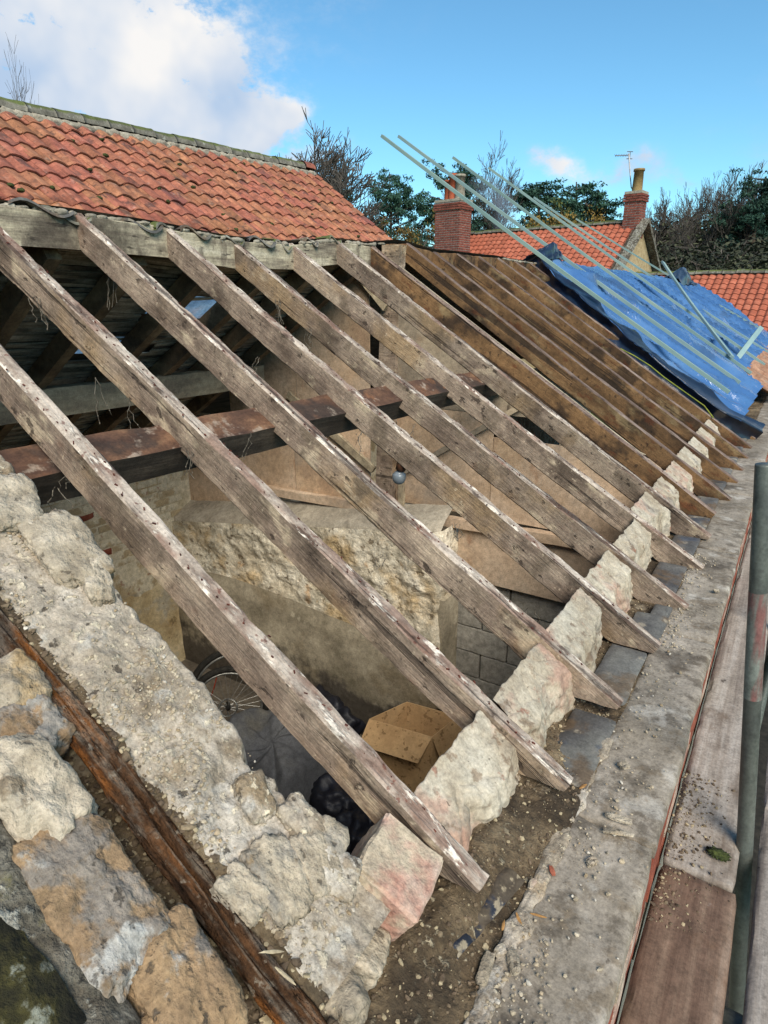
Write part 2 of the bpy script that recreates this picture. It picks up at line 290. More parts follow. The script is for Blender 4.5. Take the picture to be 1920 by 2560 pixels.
M['pale_stone'] = mat('pale_limestone', [(.25, '#746a5b'), (.45, '#9b917f'), (.62, '#b3aa99'), (.8, '#c6bfb0')], 8, bump=1.0, bscale=50, lumps=16, bdist=.009, vary=.10,
    layers=[dict(scale=6, lo=.53, hi=.64, c='#84817a', fac=.8), dict(scale=14, lo=.57, hi=.66, c='#6a5c48', fac=.75), dict(scale=7, lo=.57, hi=.68, c='#a88f66', fac=.6), dict(scale=30, lo=.62, hi=.70, c='#3f362c', fac=.7, h=-.5)])
M['sandstone'] = mat('orange_sandstone', [(.25, '#6b5947'), (.42, '#977858'), (.56, '#a98762'), (.72, '#b4946e')], 9, bump=.9, bscale=60, lumps=14, bdist=.008, vary=.06,
    layers=[dict(scale=6.5, lo=.50, hi=.57, c='#8d8174', fac=.85, h=.3), dict(scale=10, lo=.55, hi=.60, c='#a4998b', fac=.8, h=.2), dict(scale=8, lo=.60, hi=.66, c='#c4bbae', fac=.8), dict(scale=40, lo=.60, hi=.68, c='#4f4439', fac=.8, h=-.4), dict(scale=22, lo=.58, hi=.68, c='#7a6145', fac=.6), dict(scale=5, lo=.60, hi=.70, c='#5f5648', fac=.7)])
M['lichen'] = mat('lichened_coping', [(.25, '#45423a'), (.42, '#6f6b5f'), (.56, '#8b877b'), (.75, '#aeaba0')], 12, bump=1.0, bscale=60, lumps=24, bdist=.012, grain=(110, .7),
    layers=[dict(scale=5, lo=.48, hi=.58, c='#544c40', fac=.8), dict(scale=15, lo=.55, hi=.61, c='#b9b8ac', fac=.85, h=.3), dict(scale=8, lo=.60, hi=.68, c='#6a652f', fac=.7), dict(scale=30, lo=.60, hi=.67, c='#2f2b24', fac=.8, h=-.4)])
M['moss'] = mat('dark_moss', [(.28, '#100f08'), (.45, '#232112'), (.6, '#403b1b'), (.8, '#5f5c38')], 14, bump=1.0, bscale=60, lumps=20, bdist=.012, layers=[dict(scale=14, lo=.56, hi=.63, c='#8d8f82', fac=.85), dict(scale=5, lo=.52, hi=.62, c='#15130c', fac=.8)])
M['earth'] = mat('mortar_dirt', [(.25, '#332a20'), (.42, '#574936'), (.58, '#776750'), (.78, '#99886d')], 7, bump=1.0, bscale=60, lumps=22, bdist=.008, nrough=.7,
    layers=[dict(scale=40, lo=.60, hi=.68, c='#c9bb9e', fac=.75, h=.5), dict(scale=3.2, lo=.52, hi=.64, c='#2b231b', fac=.7), dict(scale=4.4, lo=.60, hi=.72, c='#b0a48e', fac=.8)])
M['plasterblock'] = mat('pinkish_lime_plaster', [(.25, '#84735f'), (.42, '#ad9f89'), (.58, '#bdb29e'), (.8, '#cbc3b3')], 6, bump=.55, bscale=60, lumps=16, bdist=.004, vary=.08,
    layers=[dict(scale=4.2, lo=.52, hi=.64, c='#ad8674', fac=.7), dict(scale=9, lo=.56, hi=.66, c='#8f877b', fac=.75), dict(scale=18, lo=.58, hi=.66, c='#786049', fac=.65), dict(scale=11, lo=.63, hi=.68, c='#96573f', fac=.6), dict(scale=40, lo=.64, hi=.70, c='#4a3f33', fac=.7, h=-.4)])
M['redblock'] = mat('brick_block_with_plaster', [(.28, '#8a5f50'), (.42, '#a98474'), (.55, '#b5a090'), (.78, '#c2b9ab')], 7, bump=.9, bscale=45, lumps=14, bdist=.006, layers=[dict(scale=6, lo=.45, hi=.58, c='#aba08a', fac=.85), dict(scale=14, lo=.60, hi=.70, c='#6b5546', fac=.6)])
M['concrete'] = mat('weathered_concrete', [(.25, '#6d645a'), (.42, '#8c8375'), (.58, '#a0978a'), (.8, '#b3aba0')], 4.0, stretch=(1, .7, 1), bump=.6, bscale=80, lumps=12, bdist=.003, nrough=.7, vary=.05,
    layers=[dict(scale=5, lo=.50, hi=.60, c='#5d5448', fac=.7, nrough=.75), dict(scale=12, lo=.55, hi=.64, c='#7d705e', fac=.7, nrough=.7), dict(scale=7, lo=.57, hi=.68, c='#bfbab0', fac=.65), dict(scale=60, lo=.60, hi=.68, c='#453d33', fac=.6), dict(scale=3, lo=.58, hi=.68, c='#4b443c', fac=.7)])
M['slate'] = mat('damp_slate', [(.28, '#33302d'), (.45, '#4f4d4b'), (.6, '#67655f'), (.8, '#857a6c')], 5, stretch=(1, .6, 1), bump=.35, bscale=30, rough=.75, spec=.25, layers=[dict(scale=5, lo=.50, hi=.62, c='#5a4834', fac=.75), dict(scale=14, lo=.57, hi=.67, c='#958a78', fac=.7), dict(scale=6, lo=.58, hi=.68, c='#3b4350', fac=.6)])
M['felt'] = mat('black_blue_felt', [(.3, '#12141a'), (.5, '#20242e'), (.75, '#3a3f4a')], 9, rough=.65, spec=.3, bump=.7, bscale=30, layers=[dict(scale=10, lo=.48, hi=.58, c='#4a3f30', fac=.85), dict(scale=30, lo=.56, hi=.64, c='#8a7d66', fac=.7)])
M['brick'] = mat('red_brick', [(.3, '#6e3527'), (.5, '#8f4a35'), (.75, '#a8634a')], 14, bump=.6, bscale=60, vary=.2)
M['whitebrick'] = mat('whitewashed_brick', [(.3, '#a89b7f'), (.5, '#c4b99f'), (.75, '#d6cdb8')], 3, bump=.6, bscale=40, vary=.07, layers=[dict(scale=3, lo=.50, hi=.58, c='#96805a', fac=.8, h=-.4), dict(scale=9, lo=.62, hi=.67, c='#7d4a36', fac=.6), dict(scale=5, lo=.56, hi=.66, c='#8c8370', fac=.7)])
M['render'] = mat('stained_lime_render', [(.25, '#8a7350'), (.42, '#b09b74'), (.58, '#c4b28d'), (.8, '#d2c7ab')], 2.6, bump=.6, bscale=22, lumps=5, bdist=.006, layers=[dict(scale=1.8, lo=.52, hi=.64, c='#96743f', fac=.7), dict(scale=3.2, lo=.54, hi=.66, c='#a19a8a', fac=.8), dict(scale=9, lo=.60, hi=.70, c='#5d4d35', fac=.7)])
M['stonewall'] = mat('limewashed_rubble', [(.25, '#948873'), (.42, '#b9ae98'), (.58, '#cec5b1'), (.8, '#ddd6c6')], 4.0, bump=1.0, bscale=20, lumps=8, bdist=.014, layers=[dict(scale=1.5, lo=.50, hi=.62, c='#a98c5c', fac=.7), dict(scale=3.2, lo=.54, hi=.66, c='#968f7d', fac=.8), dict(scale=14, lo=.58, hi=.66, c='#63523a', fac=.7, h=-.6), dict(scale=5, lo=.60, hi=.70, c='#a3712f', fac=.5)])
M['dampwall'] = mat('damp_stained_render', [(.25, '#57503f'), (.42, '#7d7462'), (.6, '#9a907c'), (.8, '#b3a994')], 2.4, bump=.5, bscale=26, lumps=7, bdist=.005, layers=[dict(scale=1.6, lo=.52, hi=.64, c='#6b5f4a', fac=.7), dict(scale=7, lo=.58, hi=.68, c='#a39a86', fac=.6), dict(kind='low', scale=4, lo=-.08, hi=-.34, c='#2f2a26', fac=.85)])
M['ledge'] = mat('grey_cement_ledge', [(.3, '#7c7466'), (.5, '#958c7c'), (.75, '#aca392')], 3, bump=.5, bscale=60, lumps=14, layers=[dict(scale=5, lo=.58, hi=.7, c='#6b6254', fac=.6)])
M['cblock'] = mat('grey_concrete_block', [(.3, '#7d796f'), (.5, '#959085'), (.75, '#aaa498')], 22, bump=.8, bscale=110, vary=.1)
M['cmortar'] = mat('block_mortar', [(.3, '#8a8375'), (.7, '#a39b8c')], 18, bump=.4, bscale=80)
M['panel'] = mat('stained_hardboard', [(.25, '#947459'), (.42, '#b39373'), (.58, '#c3a587'), (.8, '#d0b89c')], 1.8, bump=.25, bscale=30, vary=.12, layers=[dict(scale=1.2, lo=.54, hi=.70, c='#8f8070', fac=.7), dict(scale=3.2, lo=.60, hi=.72, c='#8a5630', fac=.7, stretch=(1, 1, .4)), dict(scale=7, lo=.64, hi=.72, c='#5a4837', fac=.6, stretch=(1.5, 1, .5))])
M['panel_grey'] = mat('sooty_board', [(.25, '#5d5347'), (.45, '#7f7362'), (.6, '#948772'), (.8, '#a59983')], 1.5, bump=.3, bscale=24, layers=[dict(scale=2.0, lo=.54, hi=.70, c='#4a4138', fac=.7), dict(scale=9, lo=.62, hi=.70, c='#2e261f', fac=.7, stretch=(2, 1, .4)), dict(scale=1.4, lo=.56, hi=.7, c='#8a6c4c', fac=.6)])
M['floor'] = mat('dusty_concrete_floor', [(.3, '#5a5146'), (.5, '#776d5f'), (.75, '#918673')], 3, bump=.4, bscale=30, layers=[dict(scale=14, lo=.62, hi=.7, c='#8a806f', fac=.6)])
M['cloth'] = mat('grey_dust_sheet', [(.3, '#5d5c5c'), (.5, '#737170'), (.75, '#8a8782')], 3, bump=.3, bscale=160, layers=[dict(scale=2, lo=.53, hi=.66, c='#8c8371', fac=.6)])
M['blackplastic'] = mat('black_polythene', [(.3, '#101116'), (.6, '#22232b'), (.8, '#363840')], 5, rough=.5, spec=.35, bump=.15, bscale=8, bdist=.01, grain=None)
M['cardboard'] = mat('spattered_cardboard', [(.3, '#a3825a'), (.5, '#b8966b'), (.75, '#c6a67b')], 3, bump=.15, bscale=60, grain=(60, .2), layers=[dict(scale=22, lo=.60, hi=.63, c='#6b5133', fac=.7), dict(scale=9, lo=.62, hi=.65, c='#75593a', fac=.6)])
M['rubber'] = mat('tyre_rubber', [(.3, '#14130f'), (.7, '#2e2b25')], 20, rough=.8, bump=.5, bscale=80)
M['alloy'] = mat('dull_alloy', [(.3, '#6a6964'), (.7, '#97958e')], 12, rough=.45, metallic=.8, bump=.2)
M['galv'] = mat('galvanised_tube', [(.3, '#4c4d47'), (.5, '#666a62'), (.75, '#838880')], 4, stretch=(1, 1, .3), rough=.5, metallic=.25, bump=.3, bscale=40, spec=.5, layers=[dict(scale=5, lo=.54, hi=.66, c='#434644', fac=.7, stretch=(1, 1, .3))])
M['redpaint'] = mat('worn_red_paint', [(.3, '#4c4d47'), (.5, '#666a62'), (.75, '#838880')], 4, stretch=(1, 1, .3), rough=.55, bump=.3, metallic=.2, layers=[dict(scale=14, lo=.49, hi=.60, c='#7d4542', fac=.75, stretch=(1, 1, .16))])
M['sboard'] = mat('grey_scaffold_board', [(.28, '#7d7066'), (.45, '#a39689'), (.6, '#b7aca0'), (.8, '#c9c1b6')], 9, stretch=(3, .12, 1), bump=.5, bscale=24, bstretch=(4, .25, 1), layers=[dict(scale=5, lo=.56, hi=.68, c='#6e5c4c', fac=.7, stretch=(1.5, .6, 1)), dict(scale=26, lo=.66, hi=.71, c='#3a3028', fac=.8), dict(scale=3, lo=.60, hi=.74, c='#d6d2cc', fac=.5)])
M['sboard_brown'] = mat('brown_scaffold_board', [(.28, '#5b4335'), (.45, '#7c6150'), (.6, '#927763'), (.8, '#a48d7b')], 9, stretch=(3, .15, 1), bump=.5, bscale=24, bstretch=(4, .25, 1), layers=[dict(scale=3, lo=.54, hi=.68, c='#7d5432', fac=.7), dict(scale=7, lo=.62, hi=.72, c='#41352b', fac=.7), dict(scale=5, lo=.66, hi=.74, c='#b8aea4', fac=.7, stretch=(1, 2, 1))])
M['tile'] = mat('red_pantile', [(.28, '#6d4635'), (.45, '#8f5a44'), (.6, '#a0684f'), (.8, '#ad7a60')], 5, bump=.35, bscale=30, vary=.16, hue=.012, attr=True, grain=(34, .35), layers=[dict(kind='rnd', lo=.90, hi=.96, c='#5d3d36', fac=.7), dict(scale=3.4, lo=.54, hi=.66, c='#4a3833', fac=.75), dict(scale=7, lo=.58, hi=.70, c='#a08070', fac=.5), dict(scale=15, lo=.60, hi=.68, c='#3a2a24', fac=.6)])
M['newtile'] = mat('bright_pantile', [(.3, '#97523c'), (.5, '#a85d45'), (.75, '#b57057')], 3, bump=.2, bscale=30, vary=.10, attr=True, layers=[dict(scale=4, lo=.64, hi=.72, c='#7a4636', fac=.6)], grain=(30, .3))
M['palepantile'] = mat('faded_pantile', [(.28, '#7c5644'), (.45, '#a0745b'), (.6, '#b58a6e'), (.8, '#c6a58b')], 6, bump=.4, bscale=30, vary=.12, attr=True, layers=[dict(scale=5, lo=.58, hi=.68, c='#9d968a', fac=.6)])
M['ridgetile'] = mat('mossy_ridge_tile', [(.3, '#57544a'), (.5, '#777367'), (.75, '#928e80')], 6, bump=.8, bscale=30, vary=.15, grain=(40, .4), layers=[dict(kind='up', scale=3.0, lo=.95, hi=1.25, c='#566029', fac=.9, h=.6), dict(scale=9, lo=.60, hi=.68, c='#aeb0a4', fac=.7)])
M['moss_tuft'] = mat('green_moss', [(.3, '#1f2410'), (.6, '#383f1b'), (.8, '#545a2e')], 30, bump=1.0, bscale=90)
M['flaunch'] = mat('old_mortar_bed', [(.3, '#7d7668'), (.5, '#989080'), (.75, '#b3ab99')], 10, bump=.9, bscale=50, lumps=16)
M['tarp'] = mat('blue_tarpaulin', [(.3, '#304d75'), (.5, '#3b5e8b'), (.75, '#53759d')], 1.2, rough=.15, spec=1.0, bump=.35, bscale=4, bdist=.04, stretch=(1.2, .6, 1.2), bstretch=(1.6, 1.6, 1.6), vary=0, grain=None, layers=[dict(scale=1.1, lo=.54, hi=.64, c='#35445a', fac=.6)])  # grey-blue patch layer paints in areas that reflect no sky
M['tarp_dark'] = mat('black_tarpaulin_edge', [(.3, '#0a0f1a'), (.6, '#162032'), (.8, '#26344e')], 3, rough=.28, spec=.7, bump=.4, bscale=8, bdist=.02, vary=0, grain=None)
M['batten'] = mat('green_treated_batten', [(.3, '#76918f'), (.5, '#8aa39d'), (.75, '#a3b3a3')], 3, stretch=(.4, 2, 2), bump=.25, bscale=30, vary=.10, hue=.02, grain=None)
M['chim'] = mat('chimney_brick', [(.3, '#6b382c'), (.5, '#85483a'), (.75, '#9c5d4b')], 8, bump=.4, bscale=40, vary=.22, grain=(30, .3))
M['chmortar'] = mat('chimney_mortar', [(.3, '#9a8f82'), (.7, '#b8ad9f')], 8, bump=.4)
M['pot'] = mat('clay_chimney_pot', [(.3, '#9c4a30'), (.6, '#b25b3d'), (.8, '#8a5a44')], 6, bump=.3)
M['buffpot'] = mat('buff_chimney_pot', [(.3, '#8a6f45'), (.6, '#a98c5c'), (.8, '#7a6a4c')], 6, bump=.3)
M['lead'] = mat('lead_flashing', [(.3, '#7f8790'), (.7, '#a3aab0')], 5, rough=.5, bump=.3)
M['cottage'] = mat('cream_stone_gable', [(.3, '#a48a62'), (.5, '#bfa67c'), (.75, '#cdb891')], 8, bump=.6, bscale=20)
M['metal'] = mat('aerial_metal', [(.3, '#5b5b5b'), (.7, '#8a8a8a')], 5, rough=.5, metallic=.7, bump=0, grain=None)
M['bark'] = mat('tree_bark', [(.3, '#2e2720'), (.5, '#463c31'), (.75, '#5e5345')], 8, bump=.6, bscale=20, stretch=(1, 1, .4), grain=(30, .3))
M['twig'] = mat('bare_twigs', [(.3, '#352f2a'), (.5, '#4c453e'), (.75, '#655d54')], 3, bump=0, vary=.2, grain=None)
M['pine'] = mat('pine_needles', [(.3, '#193029'), (.5, '#294637'), (.75, '#3f5c49')], .9, bump=0, vary=.2, rough=.8, grain=None)
M['ivy'] = mat('olive_foliage', [(.3, '#2b3016'), (.5, '#454a20'), (.75, '#6a6a2e')], .9, bump=0, vary=.2, rough=.75, grain=None)
M['scrub'] = mat('dark_scrub', [(.3, '#1c2016'), (.5, '#2f3322'), (.75, '#4a4a30')], .9, bump=0, vary=.2, rough=.75, grain=None)
M['autumn'] = mat('autumn_leaves', [(.3, '#4a3a18'), (.5, '#6b5524'), (.75, '#8a7434')], .9, bump=0, vary=.2, rough=.75, grain=None)
M['grass'] = mat('rough_grass', [(.3, '#2c3418'), (.5, '#424c24'), (.75, '#5c6534')], .4, bump=.5, bscale=6)
M['bulb'] = mat('dusty_bulb_glass', [(.3, '#545b61'), (.7, '#757c81')], 5, rough=.25, spec=.6, bump=.1, grain=None)
M['bakelite'] = mat('brown_bakelite', [(.3, '#4a2f22'), (.7, '#6b4833')], 8, rough=.5, bump=.2)
M['web'] = mat('dusty_cobweb', [(.3, '#4a443b'), (.7, '#6e675b')], 60, bump=.3)
M['nail'] = mat('rusty_nail', [(.3, '#2b1612'), (.6, '#52261b'), (.8, '#6e3a2a')], 60, bump=.3, rough=.85)
M['splinter'] = mat('fresh_split_wood', [(.3, '#7d5a34'), (.6, '#9c7445'), (.8, '#b08f60')], 30, stretch=(.3, 2, 2), bump=.3)
M['pebble'] = mat('mortar_crumb', [(.3, '#8a7f6c'), (.5, '#aca08a'), (.75, '#c9bfab')], 20, bump=.6, bscale=90, attr=True, vary=.25, layers=[dict(kind='rnd', lo=.55, hi=.70, c='#8a7c66', fac=.7), dict(kind='rnd', lo=.95, hi=.97, c='#7d6a4e', fac=.6), dict(kind='rnd', lo=.12, hi=.06, c='#d9d3c6', fac=.8)])
M['pebble_dark'] = mat('earth_crumb', [(.3, '#3d3226'), (.5, '#5f5040'), (.75, '#85755c')], 20, bump=.6, bscale=90, attr=True, vary=.3, layers=[dict(kind='rnd', lo=.70, hi=.76, c='#8f8268', fac=.8)])
M['skylight'] = mat('dusty_blue_plastic', [(.3, '#5f86a8'), (.5, '#8fb0c6'), (.75, '#c2aca4')], 2.2, rough=.35, bump=.3, bscale=8)
M['rope'] = mat('yellow_green_cord', [(.3, '#5f6a22'), (.7, '#8a8a3a')], 20, bump=0)
M['strap'] = mat('red_cord', [(.3, '#7a2c20'), (.7, '#a2422c')], 20, bump=0)

def translucent(m):
    t = m.node_tree; b_ = next(n for n in t.nodes if n.type == 'BSDF_PRINCIPLED'); o_ = next(n for n in t.nodes if n.type == 'OUTPUT_MATERIAL')
    tr = t.nodes.new('ShaderNodeBsdfTranslucent'); mx_ = t.nodes.new('ShaderNodeMixShader'); mx_.inputs[0].default_value = .7
    for l_ in list(t.links):
        if l_.to_socket == b_.inputs['Base Color']: t.links.new(l_.from_socket, tr.inputs[0])
    t.links.new(b_.outputs[0], mx_.inputs[1]); t.links.new(tr.outputs[0], mx_.inputs[2]); t.links.new(mx_.outputs[0], o_.inputs[0])
translucent(M['skylight'])
def crumbs(name, parent, m, n, place, smin, smax, seed, sub=1):
    """loose crumbs of mortar scattered on a surface, one piece of rubble"""
    r = random.Random(seed); vs, fs = ico(sub); V = []; F = []; A = []
    for i in range(n):
        p = place(r)
        if p is None: continue
        sz = smin + (smax - smin) * r.random() ** 3; k = len(V); a = r.random()
        sc = Vector((r.uniform(.6, 1.4), r.uniform(.6, 1.4), r.uniform(.45, .9))) * sz; q = rot3(r.uniform(-.6, .6), r.uniform(-.6, .6), r.uniform(0, 6.3))
        for v in vs:
            x = v * r.uniform(.72, 1.2); V.append(p + q @ Vector((x.x * sc.x, x.y * sc.y, x.z * sc.z))); A.append(a)
        F += [tuple(t + k for t in f) for f in fs]
    o = obj(name, V, F, m, parent)
    at = o.data.attributes.new('rnd', 'FLOAT', 'POINT'); at.data.foreach_set('value', A)
    o['kind'] = 'stuff'; return o

# ------------------------------------------------------------------ ground
def gf(u, v):
    x = -260 + 520 * u; y = -160 + 520 * v; d = math.hypot(x, y)
    return Vector((x, y, -0.12 + (max(0, d - 30) * .012) + .5 * fbm((x * .03, y * .03, 0), 3) * min(1, max(0, (d - 25) / 40))))
g = obj('ground', *grid(80, 80, gf), M['grass'], smooth=True); tag(g, kind='structure', label='rough grass ground around the cottages')
gap_dark = MB(); gap_dark.add([Vector((-.12, -8, .02)), Vector((5, -8, .02)), Vector((5, 24, .02)), Vector((-.12, 24, .02))], [(0, 1, 2, 3)]); gap_dark = gap_dark.build('gap_dark_sheet', M['rubber']); tag(gap_dark, kind='structure', label='dark sheet added on the ground to darken the gaps by the scaffold boards')  # dark sheet added over the grass so gaps by the boards look shaded
fl = MB(); fl.box((-2.6, 8.7, -0.05), (5.2, 17.4, 0.1)); fl = fl.build('floor', M['floor']); tag(fl, kind='structure', label='dusty concrete floor of the open outbuilding')

# ------------------------------------------------------------------ roof frame
YS = [.92, 1.34, 1.78, 2.24, 2.69, 3.18, 3.63, 4.03, 4.49, 4.97, 5.40, 5.85, 6.29, 6.74, 7.22]
SAG = [.03, -.02, -.02, -.03, -.06, -.05, 0, 0, .05, .01, .02, .02, .03, .02, .02]
S0 = [.15, .085, .055, .02, -.02, -.02, .005, .03, -.02, -.02, -.025, -.025, -.02, -.02, -.02]
SL = 2.955
roof = empty('roof_frame', (-2.71, .6, 3.9), 'stripped timber roof frame of limed rafters, ridge board and purlins over the open outbuilding', 'roof frame')
def rafter_mesh(seed, s0, wd, dp, sag, rad, length=SL, base=.046, nseg=110, rough=1.0):
    """local X up-slope, Y towards the viewer, Z out of the roof; foot cut level on the wall"""
    r = random.Random(seed); off = Vector((seed * 5.3, seed * 2.7, 0)); vs = []; fs = []; fm = []
    prof = []
    cw = .006
    for i in range(nseg + 1):
        s = s0 + .012 + (length - s0 - .012) * (i / nseg) ** 1.0
        lo = max(-dp, -(s - min(s0, 0) + base - .02) * .638) if base else -dp
        if base and s0 > .04: lo = max(-dp, -(s - s0 + .03) * .638)
        bow = -.03 * math.sin(math.pi * (s / length)) * rad + .004 * fbm((s * 1.3, seed, 0), 3); side = .013 * fbm((s * .8, seed + 9.1, 3), 3)
        h = wd / 2 * (1 + .10 * fbm((s * 2.2, seed + 3.3, 1), 2))
        c = min(cw + .003 * fbm((s * 5, seed, 7), 2), -lo * .3)
        z1 = bow + sag * s / length
        ring = [(-h, lo + c), (-h + c, lo), (h - c, lo), (h, lo + c), (h, lo * .5), (h, -c), (h - c, 0), (h * .3, 0), (-h * .3, 0), (-h + c, 0), (-h, -c), (-h, lo * .5)]
        for j, (yy, zz) in enumerate(ring):
            p = Vector((s, yy + side, zz + z1))
            q = fbm((s * 14 + off.x, yy * 40 + off.y, zz * 30), 3) * .0022 * rough
            if j in (5, 6, 9, 10): q += min(0, fbm((s * 9 + off.x, j * 3.1, 0), 3)) * .006 * rough
            p.y += q * (1 if yy < 0 else -1) * -1; p.z += q * (1 if zz > lo * .5 else -1)
            vs.append(p)
    n = 12
    for i in range(nseg):
        for k in range(n):
            fs.append((i * n + k, (i + 1) * n + k, (i + 1) * n + (k + 1) % n, i * n + (k + 1) % n)); fm.append(1 if k in (5, 6, 7, 8, 9) else 0)
    fs.append(tuple(range(n))); fm.append(0); fs.append(tuple(nseg * n + k for k in range(n - 1, -1, -1))); fm.append(0)
    return vs, fs, fm
def nails_on(par, seed, s0, wd, n, sag, rad):
    r = random.Random(seed); b = MB()
    s = s0 + .1
    while s < SL - .1:
        s += r.uniform(.03, .075)
        z = -.03 * math.sin(math.pi * s / SL) * rad + sag * s / SL + .001
        y = r.choice((-.3, .0, .25, .3)) * wd + r.uniform(-.008, .008)
        b.box((s, y, z), (r.uniform(.004, .010), r.uniform(.002, .004), .003), rot3(0, r.uniform(-.3, .3), r.uniform(-.7, .7)))
        if r.random() < .12: b.tube([(s, y, z - .002), (s + .003, y + r.uniform(-.003, .003), z + .005), (s + r.uniform(.004, .008), y + r.uniform(-.005, .005), z + .006)], .001, 4)
    o = b.build('nails', M['nail'], par); o['kind'] = 'stuff'; return o
for i, y in enumerate(YS):
    old = i >= 7
    wd = .049 if not old else .05; dp = .12 if i != 7 else .13
    vs, fs, fm = rafter_mesh(i + 1, S0[i], wd, dp, SAG[i], [.3, .5, .6, .5, .6, .5, .3, .1, .2, .3, .2, .2, .1, .1, .1][i], nseg=150 if i < 5 else 90)
    o = obj('rafter', vs, fs, [M['raft_old'] if old else M['raft_side'], M['raft_old_top'] if old else M['raft_top']], roof, fm=fm)
    o.parent = None
    o.matrix_basis = Matrix.Translation(rp(0, y + wd / 2, 0)) @ SLOPE.to_4x4(); under(o, roof)
    if i < 8: k = nails_on(None, i + 50, S0[i], wd, 60, SAG[i], [.3, .5, .6, .5, .6, .5, .3, .1][i]); k.parent = o
# ridge board (sags in the middle), and its older darker run beyond the partition
def sag_at(y):
    for a in range(len(YS) - 1):
        if YS[a] <= y <= YS[a + 1]: t = (y - YS[a]) / (YS[a + 1] - YS[a]); return SAG[a] * (1 - t) + SAG[a + 1] * t
    return SAG[0] if y < YS[0] else SAG[-1]
def ridge_board(y0, y1, m, depth=.14, th=.035, top=.0, x=-2.71):
    n = int((y1 - y0) / .04); vs = []; fs = []
    for i in range(n + 1):
        y = y0 + (y1 - y0) * i / n; zt = 3.985 + sag_at(y) + top + .006 * fbm((y * 3, 1.7, 0), 3) - max(0, fbm((y * 8, 4.2, 0), 3)) * .012; zb = 3.985 + sag_at(y) - depth + .004 * fbm((y * 2, 7, 0), 2)
        for (a, b) in ((-th / 2, zb), (th / 2, zb), (th / 2, (zt + zb) / 2), (th / 2, zt - .004), (th / 2 - .005, zt), (-th / 2, zt)): vs.append((x - .01 + a + .002 * fbm((y * 6, b * 20, 0), 2), y, b))
    for i in range(n):
        for k in range(6): fs.append((i * 6 + k, i * 6 + (k + 1) % 6, (i + 1) * 6 + (k + 1) % 6, (i + 1) * 6 + k))
    fs += [tuple(range(5, -1, -1)), tuple(n * 6 + k for k in range(6))]
    o = obj('ridge_board', vs, fs, m); under(o, roof); return o
ridge_board(.6, 4.10, M['ridge']); ridge_board(4.24, 7.5, M['raft_old'])
# purlin of the near slope, a square timber under the rafters
def beam(name, p0, p1, ux, uz, w0, d0, mats, par, nseg=60, amp=.004, bow=0, seed=1, fmf=None):
    p0 = Vector(p0); p1 = Vector(p1); ux = Vector(ux).normalized(); uz = Vector(uz).normalized(); vs = []; fs = []; fm = []
    for i in range(nseg + 1):
        t = i / nseg; c = p0.lerp(p1, t) + Vector((0, 0, -bow * math.sin(math.pi * t)))
        for (a, b) in ((-.5, -.5), (-.05, -.5), (.5, -.5), (.5, .0), (.5, .5), (.0, .5), (-.5, .5), (-.5, 0)):
            q = amp * fbm((t * 18 + seed, a * 3 + seed, b * 3), 3)
            vs.append(c + ux * (a * (w0 + q)) + uz * (b * (d0 + q)) + ux * q + uz * q)
    for i in range(nseg):
        for k in range(8): fs.append((i * 8 + k, i * 8 + (k + 1) % 8, (i + 1) * 8 + (k + 1) % 8, (i + 1) * 8 + k)); fm.append(1 if k in (4, 5) else 0)
    fs += [tuple(range(7, -1, -1)), tuple(nseg * 8 + k for k in range(8))]; fm += [0, 0]
    o = obj(name, vs, fs, mats, fm=fm if isinstance(mats, list) else None)
    if par: under(o, par)
    return o
beam('purlin', rp(1.70, .62, -.185), rp(1.60, 4.08, -.185), SD, NR, .125, .12, [M['dark_wood'], M['purlin_top']], roof, bow=.0, amp=.005)
# far slope of the same roof, still covered: rafters, purlin, split laths
SDF = Vector((.8428, 0, .5382)); NRF = Vector((-.5382, 0, .8428)); RID = Vector((-2.73, 0, 3.975))
def fp(t, y, n=0.0): return RID - SDF * t + NRF * n + Vector((0, y, 0))    # t down the far slope
FSL = basis(-SDF, YD, NRF)
for i, y in enumerate([.80, 1.22, 1.66, 2.10, 2.55, 3.02, 3.48, 3.95]):
    sg = sag_at(y)
    o = beam('far_rafter', fp(.12, y + .03, -.07) + Vector((0, 0, sg)), fp(2.98, y + .03 + rng.uniform(-.03, .03), -.07), YD, NRF, .07, .11, M['far_rafter'], roof, nseg=30, seed=i * 3.1)
beam('far_purlin', fp(1.46, .62, -.19), fp(1.5, 4.05, -.19), (1, 0, 0), (0, 0, 1), .16, .17, M['pale_wood'], roof, amp=.008)
far = empty('far_roof_slope', (-4.0, 2.5, 3.3), 'dark underside of grey split laths on the covered far slope of the open roof', 'roof')
def hole(y, t):      # gap where the laths have gone
    return ((y - 2.98) / .42) ** 2 + ((t - .74) / .16) ** 2 < 1 or ((y - 2.55) / .30) ** 2 + ((t - 1.18) / .13) ** 2 < 1
nl = 84
